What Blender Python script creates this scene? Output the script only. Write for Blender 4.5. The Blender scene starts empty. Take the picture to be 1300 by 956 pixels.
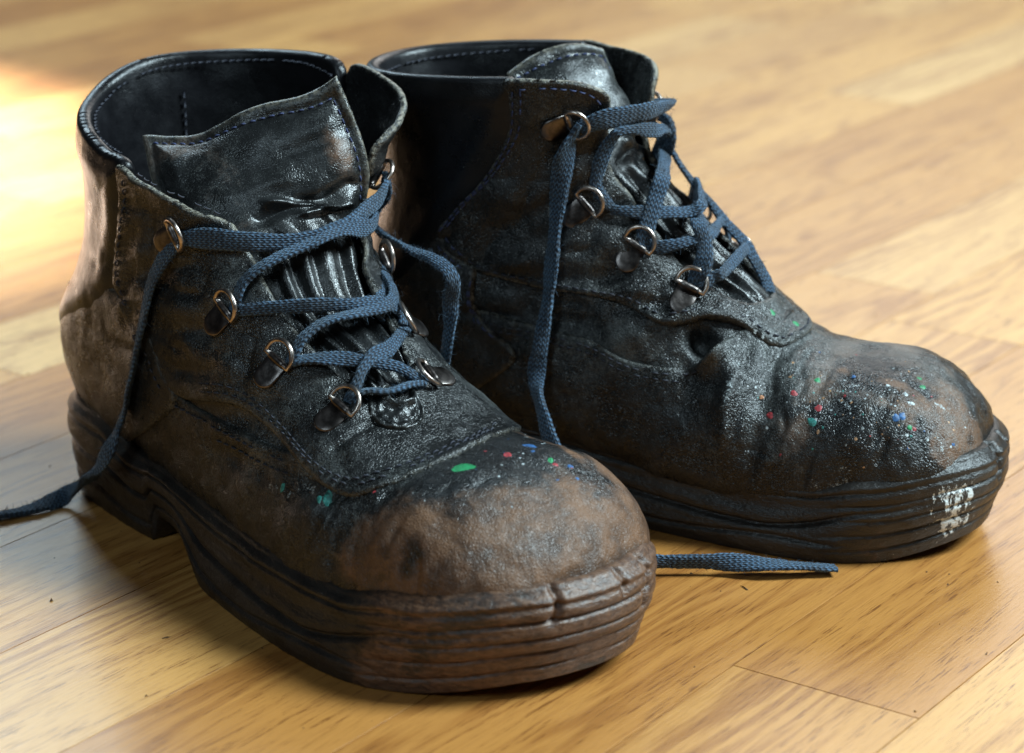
import bpy, math, random
import numpy as np
from mathutils import Vector, Matrix

# ------------------------------------------------------------------ camera, world, lights, exposure
sc = bpy.context.scene
COL = sc.collection
cam_d = bpy.data.cameras.new('camera'); cam = bpy.data.objects.new('camera', cam_d); COL.objects.link(cam)
cam.location = (0, 0, 0.43); cam.rotation_euler = (math.radians(90 - 17.8), 0, 0)
cam_d.sensor_fit = 'HORIZONTAL'; cam_d.sensor_width = 36.0; cam_d.lens = 3226 / 1300 * 36.0
cam_d.shift_y = -45 / 1300; cam_d.clip_start = 0.05; cam_d.clip_end = 50
cam_d.dof.use_dof = True; cam_d.dof.focus_distance = 1.06; cam_d.dof.aperture_fstop = 9.0
sc.camera = cam
w = bpy.data.worlds.new('World'); sc.world = w; w.use_nodes = True
w.node_tree.nodes['Background'].inputs[0].default_value = (0.60, 0.68, 0.75, 1)
w.node_tree.nodes['Background'].inputs[1].default_value = 0.035

def area(name, loc, target, sx, sy, power, col):
    l = bpy.data.lights.new(name, 'AREA'); l.shape = 'RECTANGLE'; l.size = sx; l.size_y = sy; l.energy = power; l.color = col
    o = bpy.data.objects.new(name, l); COL.objects.link(o); o.location = loc
    o.rotation_euler = (Vector(target) - Vector(loc)).to_track_quat('-Z', 'Y').to_euler(); return o
area('window_light', (2.15, 0.85, 2.35), (0.05, 1.08, 0.05), 0.85, 1.35, 232, (0.72, 0.92, 1.0))
area('front_window_light', (-0.75, -0.55, 1.45), (0.0, 1.05, 0.08), 0.35, 0.7, 9, (0.66, 0.88, 1.0))
area('far_window_light', (0.9, 4.6, 1.8), (0.0, 1.6, 0.0), 1.8, 1.4, 30, (0.98, 0.96, 0.93))
area('left_window_light', (-1.0, 3.6, 1.9), (-0.1, 1.2, 0.1), 0.8, 1.1, 30, (0.66, 0.87, 1.0))
sp = bpy.data.lights.new('sun_patch_light', 'SPOT'); sp.energy = 5200; sp.color = (0.98, 0.96, 0.92); sp.spot_size = math.radians(13.0); sp.spot_blend = 0.6; sp.shadow_soft_size = 0.03
spo = bpy.data.objects.new('sun_patch_light', sp); COL.objects.link(spo); spo.location = (-2.2, 3.6, 2.6)
spo.rotation_euler = (Vector((-0.68, 1.82, 0)) - Vector(spo.location)).to_track_quat('-Z', 'Y').to_euler()
sc.view_settings.view_transform = 'Standard'; sc.view_settings.look = 'None'; sc.view_settings.exposure = 0.10; sc.view_settings.gamma = 1.0

# ------------------------------------------------------------------ numeric helpers
# --FORM--
def hash3(ix, iy, iz, seed):
    h = (ix.astype(np.int64) * 374761393 + iy.astype(np.int64) * 668265263 + iz.astype(np.int64) * 2147483647 + seed * 974711) & 0xFFFFFFFF
    h = ((h ^ (h >> 13)) * 1274126177) & 0xFFFFFFFF
    h = h ^ (h >> 16)
    return (h & 0xFFFF) / 32767.5 - 1.0
def vnoise(p, seed=0):
    p = np.asarray(p, float); i = np.floor(p); f = p - i; f = f * f * f * (f * (f * 6 - 15) + 10)
    x, y, z = i[..., 0], i[..., 1], i[..., 2]; r = 0
    for dx in (0, 1):
        wx = f[..., 0] if dx else 1 - f[..., 0]
        for dy in (0, 1):
            wy = f[..., 1] if dy else 1 - f[..., 1]
            for dz in (0, 1):
                wz = f[..., 2] if dz else 1 - f[..., 2]
                r = r + wx * wy * wz * hash3(x + dx, y + dy, z + dz, seed)
    return r
def fbm(p, oct=4, seed=0, gain=0.5):
    p = np.asarray(p, float); r = 0; a = 1.0
    for o in range(oct):
        r = r + a * vnoise(p, seed + o * 17); p = p * 2.03 + 13.7; a *= gain
    return r
def sstep(a, b, x):
    t = np.clip((x - a) / (b - a), 0, 1); return t * t * (3 - 2 * t)
def cspline(xk, yk, x):
    """natural cubic spline, yk (n, m)"""
    xk = np.asarray(xk, float); yk = np.asarray(yk, float); n = len(xk)
    h = np.diff(xk); A = np.zeros((n, n)); B = np.zeros((n,) + yk.shape[1:])
    A[0, 0] = A[-1, -1] = 1
    for i in range(1, n - 1):
        A[i, i - 1] = h[i - 1]; A[i, i] = 2 * (h[i - 1] + h[i]); A[i, i + 1] = h[i]
        B[i] = 3 * ((yk[i + 1] - yk[i]) / h[i] - (yk[i] - yk[i - 1]) / h[i - 1])
    c = np.linalg.solve(A, B)
    x = np.asarray(x, float); i = np.clip(np.searchsorted(xk, x) - 1, 0, n - 2)
    d = x - xk[i]; hh = h[i]
    if yk.ndim > 1: d = d[..., None]; hh = hh[..., None]
    b = (yk[i + 1] - yk[i]) / hh - hh * (2 * c[i] + c[i + 1]) / 3
    return yk[i] + b * d + c[i] * d ** 2 + (c[i + 1] - c[i]) / (3 * hh) * d ** 3
def crom(P, n, closed=False):
    """Catmull-Rom through P, n samples per span"""
    P = np.asarray(P, float); N = len(P); out = []
    for i in range(N if closed else N - 1):
        if closed: a, b, c, d = P[(i - 1) % N], P[i], P[(i + 1) % N], P[(i + 2) % N]
        else: a, b, c, d = P[max(i - 1, 0)], P[i], P[i + 1], P[min(i + 2, N - 1)]
        t = np.linspace(0, 1, n, endpoint=False)[:, None]
        out.append(0.5 * (2 * b + (c - a) * t + (2 * a - 5 * b + 4 * c - d) * t ** 2 + (3 * b - a - 3 * c + d) * t ** 3))
    if not closed: out.append(P[-1:])
    return np.concatenate(out)

# boot form: sections from toe tip to rim; A = instep / shin point, B = sole / heel point (x, z), half width, widest place, exponents
#        xa    za    xb    zb    w     f    pu   pl   yc
SEC0 = [(.317, .040, .313, .026, .006, .60, .90, .80, .003),
       (.313, .053, .312, .022, .026, .62, .90, .72, .003),
       (.304, .064, .303, .020, .0400, .64, .88, .66, .003),
       (.289, .074, .288, .018, .0500, .67, .86, .60, .002),
       (.268, .079, .266, .016, .0555, .69, .86, .58, .001),
       (.243, .0785, .240, .015, .0575, .70, .90, .58, .000),
       (.224, .085, .214, .015, .0575, .71, .95, .58, .000),
       (.205, .097, .188, .016, .0550, .71, 1.0, .58, .000),
       (.187, .112, .160, .018, .0520, .70, 1.0, .60, .000),
       (.170, .128, .125, .020, .0490, .66, .95, .62, .000),
       (.158, .142, .078, .022, .0470, .60, .86, .68, .001),
       (.151, .155, .020, .030, .0460, .55, .78, .78, .003),
       (.149, .166, -.008, .064, .0470, .52, .72, .86, .005),
       (.150, .176, .007, .100, .0490, .50, .70, .88, .008),
       (.152, .185, .016, .135, .0520, .50, .70, .90, .010),
       (.155, .194, .015, .165, .0560, .50, .72, .90, .012),
       (.157, .206, .010, .197, .0575, .50, .76, .90, .0125)]
SEC1 = [r for r in SEC0[:6]] + [
       (.224, .086, .214, .015, .0575, .71, .95, .58, .000),
       (.206, .101, .188, .016, .0550, .71, 1.0, .58, .000),
       (.189, .117, .160, .018, .0520, .70, 1.0, .60, .000),
       (.173, .133, .125, .020, .0480, .66, 1.0, .62, .000),
       (.161, .148, .080, .022, .0445, .60, .96, .68, .000),
       (.154, .160, .026, .030, .0420, .55, .90, .78, .000),
       (.151, .171, .004, .062, .0400, .52, .86, .86, .000),
       (.150, .180, .017, .098, .0410, .50, .84, .88, .000),
       (.151, .188, .026, .132, .0430, .50, .84, .90, .000),
       (.154, .195, .025, .160, .0450, .50, .84, .90, .000),
       (.157, .203, .019, .194, .0470, .50, .84, .90, .000)]
PLAN = (1.06, 1.0)                            # plan scale of each boot
KN = np.arange(len(SEC0), dtype=float); KMAX = KN[-1]
_ktab = np.linspace(0, KMAX, 801); _ptab = [cspline(KN, np.array(SEC0), _ktab), cspline(KN, np.array(SEC1), _ktab)]
def form_raw(k, ph, b=0):
    k = np.asarray(k, float); ph = np.asarray(ph, float); k, ph = np.broadcast_arrays(k, ph)
    xa, za, xb, zb, w, f, pu, pl, yc = [np.interp(k, _ktab, _ptab[b][:, j]) for j in range(9)]
    c = np.cos(ph); s = np.sin(ph); up = c > 0
    pw = np.where(up, pu, pl)
    al = np.abs(c) ** pw; y = w * np.sign(s) * np.abs(s) ** np.where(up, pu, pl * .5 + .45)
    xm = xa + f * (xb - xa); zm = za + f * (zb - za)
    x = np.where(up, xm + (xa - xm) * al, xm + (xb - xm) * al)
    z = np.where(up, zm + (za - zm) * al, zm + (zb - zm) * al)
    return np.stack([x * PLAN[b], (y + yc * (1, -1)[b]) * PLAN[b], z], -1)
def _arc_tables():
    kk = np.linspace(0, KMAX, 161);
    u = np.linspace(-1, 1, 4001); ph = np.pi / 2 + np.pi / 2 * np.sign(u) * np.abs(u) ** 2.2
    out = []
    for b in (0, 1):
        P = form_raw(kk[:, None], ph[None, :], b)
        s = np.concatenate([np.zeros((len(kk), 1)), np.cumsum(np.linalg.norm(np.diff(P, axis=1), axis=-1), axis=1)], 1); s /= s[:, -1:]
        psi = np.linspace(0, 1, 1441); out.append(np.stack([np.interp(psi, s[i], ph) for i in range(len(kk))]))
    return kk, out
_kk, _AT = _arc_tables()
def form(k, ps, b=0):
    """point on the form of boot b; ps = girth in degrees (even arc length), 0 at the instep, negative = camera side"""
    k = np.asarray(k, float); ps = np.asarray(ps, float); k, ps = np.broadcast_arrays(k, ps)
    q = (ps + 180.0) % 360.0 - 180.0; sg = np.where(q < 0, -1.0, 1.0); q = np.abs(q) / 180.0 * 1440
    j = np.clip(q.astype(int), 0, 1439); fj = q - j
    ki = np.clip(k / KMAX * 160, 0, 160); i = np.clip(ki.astype(int), 0, 159); fi = ki - i; T = _AT[b]
    ph = (T[i, j] * (1 - fj) + T[i, j + 1] * fj) * (1 - fi) + (T[i + 1, j] * (1 - fj) + T[i + 1, j + 1] * fj) * fi
    return form_raw(k, ph * sg, b)
def fnormal(k, ph, b=0):
    e = 0.02; k = np.clip(k, e, KMAX - e)
    u = form(k + e, ph, b) - form(k - e, ph, b); v = form(k, ph + 1.0, b) - form(k, ph - 1.0, b)
    n = -np.cross(u, v); n /= np.linalg.norm(n, axis=-1, keepdims=True) + 1e-12
    return n
BOOT = [((.033, .896), -49.0), ((.2165, 1.055), -22.5)]      # toe tip on the floor, heading
# sole outline: near side of the front boot is lateral (y < 0)
SOLE = np.array([(.0, .0), (.008, -.024), (.028, -.039), (.065, -.044), (.105, -.046), (.15, -.052), (.20, -.060), (.24, -.0615), (.27, -.057), (.297, -.045),
                 (.314, -.023), (.320, .003), (.315, .027), (.298, .045), (.274, .055), (.24, .057), (.20, .053), (.15, .044), (.105, .040), (.065, .041), (.028, .037), (.008, .023)])
def sole_outline(n, b=0):
    side = (1, -1)[b]; P = SOLE * PLAN[b]; P[:, 1] *= side
    if side < 0: P = np.concatenate([P[:1], P[1:][::-1]])
    c = crom(P, 40, True); c = np.concatenate([c, c[:1]])
    s = np.concatenate([[0], np.cumsum(np.linalg.norm(np.diff(c, axis=0), axis=1))])
    u = np.linspace(0, s[-1], n, endpoint=False)
    return np.stack([np.interp(u, s, c[:, 0]), np.interp(u, s, c[:, 1])], -1)
# --ENDFORM--

# ------------------------------------------------------------------ materials
class NT:
    def __init__(s, name):
        s.m = bpy.data.materials.new(name); s.m.use_nodes = True; s.t = s.m.node_tree; s.t.nodes.clear()
        s.out = s.t.nodes.new('ShaderNodeOutputMaterial'); s.p = s.t.nodes.new('ShaderNodeBsdfPrincipled'); s.t.links.new(s.p.outputs[0], s.out.inputs[0])
    def n(s, typ, **kw):
        nd = s.t.nodes.new('ShaderNode' + typ)
        for k, v in kw.items():
            if k.startswith('_'): setattr(nd, k[1:], v)
            else: s.put(nd.inputs[k.replace('__', ' ') if not k.startswith('i') or not k[1:].isdigit() else int(k[1:])], v)
        return nd
    def put(s, sock, v):
        if isinstance(v, bpy.types.NodeSocket): s.t.links.new(v, sock)
        elif isinstance(v, (tuple, list)) and len(v) == 3 and sock.type == 'RGBA': sock.default_value = (*v, 1)
        else: sock.default_value = v
    def math(s, op, a, b=None, c=None, clamp=False):
        nd = s.t.nodes.new('ShaderNodeMath'); nd.operation = op; nd.use_clamp = clamp; s.put(nd.inputs[0], a)
        if b is not None: s.put(nd.inputs[1], b)
        if c is not None: s.put(nd.inputs[2], c)
        return nd.outputs[0]
    def mix(s, f, a, b):
        nd = s.t.nodes.new('ShaderNodeMix'); nd.data_type = 'RGBA'; s.put(nd.inputs[0], f); s.put(nd.inputs[6], a); s.put(nd.inputs[7], b); return nd.outputs[2]
    def ramp(s, f, lo, hi, a=0.0, b=1.0):
        nd = s.t.nodes.new('ShaderNodeMapRange'); nd.interpolation_type = 'SMOOTHSTEP'; s.put(nd.inputs[0], f)
        for i, v in enumerate((lo, hi, a, b)): s.put(nd.inputs[i + 1], v)
        return nd.outputs[0]
    def noise(s, vec, scale, detail=3, rough=0.55, dist=0.0):
        nd = s.n('TexNoise', Vector=vec, Scale=scale, Detail=detail, Roughness=rough, Distortion=dist); return nd.outputs[0]
    def attr(s, name):
        nd = s.t.nodes.new('ShaderNodeAttribute'); nd.attribute_name = name; return nd.outputs['Fac']
    def obj(s): return s.t.nodes.new('ShaderNodeTexCoord').outputs['Object']
    def mapping(s, vec, scale=(1, 1, 1), loc=(0, 0, 0), rot=(0, 0, 0)):
        return s.n('Mapping', Vector=vec, Scale=scale, Location=loc, Rotation=rot).outputs[0]
    def bump(s, h, dist, strength=1.0, prev=None):
        nd = s.n('Bump', Height=h, Distance=dist, Strength=strength)
        if prev is not None: s.put(nd.inputs['Normal'], prev)
        return nd.outputs[0]

def leather(name, base, gloss, grain, speck, rust_a=(0.165, 0.080, 0.038), rust_b=(0.060, 0.031, 0.018), dustc=(0.155, 0.165, 0.16), spec=0.5):
    t = NT(name); o = t.obj(); p = t.p
    rust, dust, edge = t.attr('rust'), t.attr('dust'), t.attr('edge')
    n1 = t.noise(o, 55, 6, 0.65); n2 = t.noise(o, 320, 4, 0.6); n3 = t.noise(o, 1500, 2, 0.6); nb = t.noise(o, 24, 4, 0.6)
    col = t.mix(t.ramp(n1, 0.35, 0.7), base, tuple(c * 1.8 for c in base))
    rcol = t.mix(t.ramp(n1, 0.38, 0.66), rust_b, rust_a)
    rm = t.ramp(t.math('ADD', rust, t.math('MULTIPLY', t.math('SUBTRACT', t.math('ADD', t.math('MULTIPLY', n2, 0.5), t.math('MULTIPLY', n1, 0.7)), 0.6), 0.9)), 0.28, 0.80)
    col = t.mix(t.math('MULTIPLY', rm, 0.92), col, rcol)
    # pale worn grain: fine specks where the finish is rubbed off
    dm = t.ramp(t.math('ADD', t.math('ADD', t.math('MULTIPLY', n3, 0.7), t.math('MULTIPLY', n2, 0.3)), t.math('MULTIPLY', t.math('ADD', dust, t.math('MULTIPLY', t.math('SUBTRACT', nb, 0.5), 0.8)), 0.22)), 0.60, 0.80)
    dm2 = t.ramp(t.math('ADD', dust, t.math('MULTIPLY', t.math('SUBTRACT', n2, 0.5), 1.6)), 0.35, 1.2)
    col = t.mix(t.math('MULTIPLY', dm, speck), col, dustc)
    col = t.mix(t.math('MULTIPLY', dm2, 0.16), col, tuple(c * 0.62 for c in dustc))
    em = t.math('MULTIPLY', edge, t.ramp(t.noise(o, 420, 3, 0.7), 0.38, 0.62))
    col = t.mix(t.math('MULTIPLY', em, 0.85), col, (0.30, 0.27, 0.21))
    sc_ = t.math('MULTIPLY', t.attr('scuff'), 1.0); sm = t.ramp(t.math('ADD', t.math('MULTIPLY', sc_, 0.25), t.math('MULTIPLY', t.math('SUBTRACT', t.math('ADD', t.math('MULTIPLY', n2, 0.55), t.math('MULTIPLY', n3, 0.45)), 0.5), 1.5)), 0.27, 0.40)
    col = t.mix(t.math('MULTIPLY', sm, 0.85), col, (0.46, 0.51, 0.52))
    t.put(p.inputs['Base Color'], col)
    r = t.math('ADD', gloss, t.math('MULTIPLY', t.math('SUBTRACT', n1, 0.5), 0.55))
    r = t.math('ADD', r, t.math('ADD', t.math('MULTIPLY', rm, 0.16), t.math('MULTIPLY', em, 0.3)), clamp=True)
    t.put(p.inputs['Roughness'], r); p.inputs['Specular IOR Level'].default_value = spec
    v = t.n('TexVoronoi', Vector=o, Scale=900.0, _feature='DISTANCE_TO_EDGE').outputs[0]
    h = t.math('ADD', t.math('MULTIPLY', t.ramp(v, 0.0, 0.25), 0.00022), t.math('MULTIPLY', n3, 0.00028))
    h = t.math('ADD', h, t.math('ADD', t.math('MULTIPLY', n2, 0.00065), t.math('MULTIPLY', n1, 0.0030)))
    b = t.bump(h, grain, 0.9)
    t.put(p.inputs['Normal'], b)
    return t.m

M = {}
M['leather'] = leather('worn_leather', (0.0070, 0.0073, 0.0076), 0.28, 0.66, 0.44)
M['collar'] = leather('smooth_leather', (0.005, 0.005, 0.006), 0.33, 0.16, 0.05, spec=0.32)
M['tongue'] = leather('tongue_leather', (0.008, 0.0085, 0.0088), 0.29, 0.28, 0.35)

def rubber():
    t = NT('sole_rubber'); o = t.obj(); p = t.p
    rust = t.attr('rust'); n1 = t.noise(o, 60, 6, 0.65); n2 = t.noise(t.mapping(o, (1, 1, 2.5)), 260, 4, 0.65); n3 = t.noise(o, 1400, 2)
    rm = t.ramp(t.math('ADD', rust, t.math('MULTIPLY', t.math('SUBTRACT', t.math('ADD', n1, t.math('MULTIPLY', n2, 0.6)), 0.8), 1.1)), 0.30, 0.85)
    col = t.mix(t.ramp(n1, 0.35, 0.7), (0.012, 0.010, 0.009), (0.026, 0.022, 0.019))
    col = t.mix(rm, col, t.mix(t.ramp(n2, 0.35, 0.65), (0.055, 0.027, 0.017), (0.135, 0.070, 0.040)))
    pm = t.ramp(t.math('ADD', t.math('MULTIPLY', t.noise(t.mapping(o, (1, 1, 0.5)), 300, 5, 0.72), 1.7), t.math('MULTIPLY', t.attr('paint'), 0.40)), 1.20, 1.27)
    col = t.mix(pm, col, (0.62, 0.66, 0.66))
    t.put(p.inputs['Base Color'], col); t.put(p.inputs['Roughness'], t.math('ADD', 0.37, t.math('MULTIPLY', t.math('SUBTRACT', n1, 0.5), 0.3)))
    b = t.bump(n3, 0.0002, 0.8); b = t.bump(n2, 0.0008, 0.9, b); t.put(p.inputs['Normal'], b); return t.m
M['rubber'] = rubber()

def lace_mat():
    t = NT('blue_lace'); o = t.obj(); p = t.p; u, v = t.attr('lu'), t.attr('lv')
    # braid: two families of slanted yarns
    a = t.math('SINE', t.math('ADD', t.math('MULTIPLY', u, 2.6), t.math('MULTIPLY', t.math('ABSOLUTE', t.math('SINE', t.math('MULTIPLY', v, 1.6))), 3.2)))
    c = t.math('COSINE', t.math('MULTIPLY', v, 6.6)); n = t.noise(o, 900, 3, 0.7); nl = t.noise(o, 60, 4, 0.6)
    h = t.math('ADD', t.math('MULTIPLY', t.math('ADD', a, 1.0), 0.3), t.math('ADD', t.math('MULTIPLY', c, 0.22), t.math('MULTIPLY', n, 0.55)))
    col = t.mix(t.ramp(h, 0.35, 1.15), (0.004, 0.008, 0.018), (0.060, 0.128, 0.218))
    col = t.mix(t.math('MULTIPLY', t.ramp(nl, 0.46, 0.68), 0.62), col, (0.013, 0.016, 0.020))
    t.put(p.inputs['Base Color'], col); p.inputs['Roughness'].default_value = 0.78
    p.inputs['Sheen Weight'].default_value = 0.25; p.inputs['Sheen Roughness'].default_value = 0.5; p.inputs['Sheen Tint'].default_value = (0.5, 0.7, 0.9, 1)
    t.put(p.inputs['Normal'], t.bump(h, 0.0006, 1.0)); return t.m
M['lace'] = lace_mat()

def simple(name, col, rough, metal=0.0, nscale=300, var=0.35, bumpd=0.0002):
    t = NT(name); o = t.obj(); n = t.noise(o, nscale, 4, 0.6)
    t.put(t.p.inputs['Base Color'], t.mix(t.ramp(n, 0.3, 0.7), tuple(c * (1 - var) for c in col), tuple(min(1, c * (1 + var)) for c in col)))
    t.put(t.p.inputs['Roughness'], t.math('ADD', rough, t.math('MULTIPLY', t.math('SUBTRACT', n, 0.5), 0.25), clamp=True)); t.p.inputs['Metallic'].default_value = metal
    t.put(t.p.inputs['Normal'], t.bump(n, bumpd)); return t.m
M['metal'] = simple('worn_steel', (0.42, 0.35, 0.31), 0.30, 1.0, 260, 0.35)
M['metal_dark'] = simple('tarnished_steel', (0.115, 0.098, 0.092), 0.33, 1.0, 200, 0.45)
M['thread'] = simple('blue_thread', (0.026, 0.036, 0.095), 0.7, 0, 900, 0.5)
M['thread_dark'] = simple('dark_thread', (0.022, 0.024, 0.036), 0.7, 0, 900, 0.5)
M['lining'] = leather('lining_leather', (0.012, 0.013, 0.014), 0.34, 0.5, 0.10)
M['lint'] = simple('pale_fibre', (0.25, 0.24, 0.20), 0.9, 0, 900, 0.3)
PAINTS = {'green': (0.012, 0.20, 0.070), 'red': (0.30, 0.030, 0.036), 'blue': (0.020, 0.085, 0.22), 'white': (0.36, 0.40, 0.41), 'teal': (0.03, 0.19, 0.17), 'tan': (0.36, 0.20, 0.10), 'orange': (0.33, 0.12, 0.035)}
for kname, c in PAINTS.items(): M['paint_' + kname] = simple('paint_' + kname, c, 0.5, 0, 900, 0.55)

def oak():
    t = NT('oak_parquet'); p = t.p; o = t.obj(); oi = t.t.nodes.new('ShaderNodeObjectInfo'); rnd = oi.outputs['Random']
    off = t.n('CombineXYZ', X=t.math('MULTIPLY', rnd, 37.0), Y=t.math('MULTIPLY', rnd, 91.0), Z=t.math('MULTIPLY', rnd, 13.0)).outputs[0]
    v = t.n('VectorMath', i0=o, i1=off, _operation='ADD').outputs[0]
    vs = t.mapping(v, (1.0, 1.0, 1.0))
    warp = t.noise(t.mapping(v, (1.6, 13, 14)), 1.0, 4, 0.55)
    yy = t.n('SeparateXYZ', Vector=vs).outputs[1]
    rings = t.math('SINE', t.math('ADD', t.math('MULTIPLY', yy, t.math('ADD', 260.0, t.math('MULTIPLY', t.math('FRACT', t.math('MULTIPLY', rnd, 3.7)), 420.0))), t.math('MULTIPLY', warp, 95.0)))
    fib = t.noise(t.mapping(v, (22, 760, 200)), 1.0, 5, 0.65); pore = t.noise(t.mapping(v, (70, 1300, 300)), 1.0, 3, 0.6); big = t.noise(t.mapping(v, (3, 22, 18)), 1.0, 3, 0.5)
    light = t.mix(rnd, (0.64, 0.335, 0.098), (0.42, 0.175, 0.038)); r2 = t.math('FRACT', t.math('MULTIPLY', rnd, 7.31))
    light = t.mix(t.ramp(r2, 0.70, 0.9), light, (0.66, 0.385, 0.145))
    dark = t.mix(0.72, light, (0.26, 0.090, 0.016))
    g = t.math('ADD', t.math('MULTIPLY', t.math('ADD', rings, 1.0), t.ramp(big, 0.35, 0.65, 0.03, 0.14)), t.math('ADD', t.math('MULTIPLY', fib, 0.66), t.math('MULTIPLY', big, 0.35)))
    col = t.mix(t.ramp(g, 0.46, 0.86), light, dark)
    col = t.mix(t.math('MULTIPLY', t.ramp(pore, 0.54, 0.64), t.ramp(rings, -0.4, 0.9, 0.30, 0.95)), col, (0.18, 0.062, 0.012))
    t.put(p.inputs['Base Color'], col)
    t.put(p.inputs['Roughness'], t.math('ADD', 0.42, t.math('MULTIPLY', t.math('SUBTRACT', fib, 0.5), 0.25)))
    p.inputs['Coat Weight'].default_value = 0.4; p.inputs['Coat Roughness'].default_value = 0.26
    t.put(p.inputs['Normal'], t.bump(t.math('ADD', t.math('MULTIPLY', pore, -0.6), fib), 0.00035, 0.7)); return t.m
M['oak'] = oak()
M['joint'] = simple('floor_underlay', (0.10, 0.05, 0.02), 0.9)

# ------------------------------------------------------------------ mesh builders
def mesh_np(name, V, F, mat, parent=None, smooth=True, attrs=None):
    """V (n,3); F (m,4) quads, or a list of faces"""
    me = bpy.data.meshes.new(name)
    if isinstance(F, np.ndarray):
        m, c = F.shape
        me.vertices.add(len(V)); me.vertices.foreach_set('co', np.asarray(V, np.float32).ravel())
        me.loops.add(m * c); me.loops.foreach_set('vertex_index', F.astype(np.int32).ravel())
        me.polygons.add(m); me.polygons.foreach_set('loop_start', np.arange(0, m * c, c, dtype=np.int32)); me.polygons.foreach_set('loop_total', np.full(m, c, np.int32))
        me.update(calc_edges=True); me.validate()
    else:
        me.from_pydata([tuple(v) for v in V], [], F); me.update()
    if smooth: me.polygons.foreach_set('use_smooth', np.ones(len(me.polygons), bool))
    for k, a in (attrs or {}).items():
        at = me.attributes.new(k, 'FLOAT', 'POINT'); at.data.foreach_set('value', np.asarray(a, np.float32))
    if mat is not None: me.materials.append(mat)
    o = bpy.data.objects.new(name, me); COL.objects.link(o)
    if parent is not None: o.parent = parent
    return o
def grid_faces(nu, nv, wrap_v=False):
    i = np.arange(nu - 1)[:, None]; j = np.arange(nv if wrap_v else nv - 1)[None, :]; j2 = (j + 1) % nv
    a = i * nv + j; b = (i + 1) * nv + j; c = (i + 1) * nv + j2; d = i * nv + j2
    return np.stack([a, b, c, d], -1).reshape(-1, 4)
def empty(name, loc, rz):
    o = bpy.data.objects.new(name, None); COL.objects.link(o); o.location = loc; o.rotation_euler = (0, 0, rz); return o

# folds and creases of the leather: ((k, girth) points, width m, height m)
FOLDS = [
 [ # front boot
  ([(5.2, -60), (5.05, -40), (5.0, -15), (5.1, 15), (5.4, 40)], .006, -.0012),
  ([(10.9, -72), (10.2, -62), (9.7, -52)], .005, -.0030), ([(11.3, -80), (10.7, -66), (10.4, -54)], .006, .0022),
  ([(10.2, -85), (9.6, -72), (9.2, -60)], .004, -.0020), ([(11.9, -70), (11.4, -58), (11.1, -44)], .005, -.0016),
  ([(9.4, -90), (8.8, -76), (8.2, -68)], .0035, -.0022), ([(9.0, -90), (8.4, -80), (7.6, -70)], .004, .0016), ([(8.7, -95), (8.0, -84), (7.2, -74)], .005, -.0018),
  ([(6.8, -78), (6.4, -66), (6.0, -64)], .007, -.0018), ([(6.3, -90), (5.6, -72), (5.3, -62)], .008, .0014),
  ([(4.6, -22), (4.0, -16), (3.5, -12)], .003, -.0005), ([(3.9, 4), (3.3, 10), (2.8, 8)], .0025, -.0005), ([(13.0, -60), (12.6, -75), (12.3, -90)], .006, -.0015)],
 [ # rear boot
  ([(6.9, -44), (6.6, -58), (6.4, -75), (6.4, -90)], .0070, .0044), ([(6.1, -34), (5.85, -55), (5.7, -75), (5.7, -90)], .0070, -.0036),
  ([(7.6, -58), (7.4, -72), (7.3, -90)], .007, -.0034), ([(5.3, -20), (5.25, -45), (5.1, -70)], .007, .0012),
  ([(10.8, -70), (10.2, -62), (9.6, -52), (9.2, -44)], .005, -.0026), ([(11.3, -76), (10.8, -60), (10.4, -46)], .005, .0022), ([(9.6, -60), (9.0, -50), (8.7, -40)], .004, .0018),
  ([(9.2, -62), (8.5, -50), (8.0, -38)], .003, -.0022), ([(8.3, -56), (7.9, -44), (7.6, -34)], .004, .0015),
  ([(12.6, -70), (12.3, -55), (12.1, -40)], .007, .0022), ([(12.0, -72), (11.7, -55), (11.6, -42)], .005, -.0020), ([(13.6, -70), (13.3, -50), (13.2, -36)], .008, -.0015),
  ([(10.4, -80), (9.6, -76), (9.0, -72)], .005, -.0014), ([(9.0, -76), (8.6, -66), (8.4, -60)], .005, .0015), ([(4.6, -50), (4.2, -62), (3.9, -75)], .006, -.0008)]]
for b in (0, 1):
    rg_ = random.Random(40 + b)
    for _ in range(26):
        kc = rg_.uniform(4.9, 6.6) if rg_.random() < .7 else rg_.uniform(3.4, 4.8); pc = -rg_.uniform(20, 95); ln = rg_.uniform(6, 20)
        FOLDS[b].append(([(kc + rg_.uniform(-.12, .12), pc - ln), (kc + rg_.uniform(-.06, .06), pc), (kc + rg_.uniform(-.15, .15), pc + ln)], rg_.uniform(.0012, .0022), -rg_.uniform(.0006, .0013)))
FOLD3 = []
for b in (0, 1):
    L = []
    for pts, wd, am in FOLDS[b]:
        q = crom(pts, 8); t = np.linspace(0, 1, len(q)); L.append((form(q[:, 0], q[:, 1], b), wd, am * np.sin(np.pi * np.clip(t * 1.0, 0.04, .96)) ** 0.6))
    FOLD3.append(L)
def nearest(P, Q):
    """index of and distance to nearest point of Q for every P"""
    idx = np.empty(len(P), int); dd = np.empty(len(P)); q2 = (Q * Q).sum(1)
    for i in range(0, len(P), 20000):
        p = P[i:i + 20000]; d2 = (p * p).sum(1)[:, None] + q2[None] - 2 * p @ Q.T
        j = d2.argmin(1); idx[i:i + 20000] = j; dd[i:i + 20000] = np.sqrt(np.maximum(d2[np.arange(len(p)), j], 0))
    return idx, dd
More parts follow.
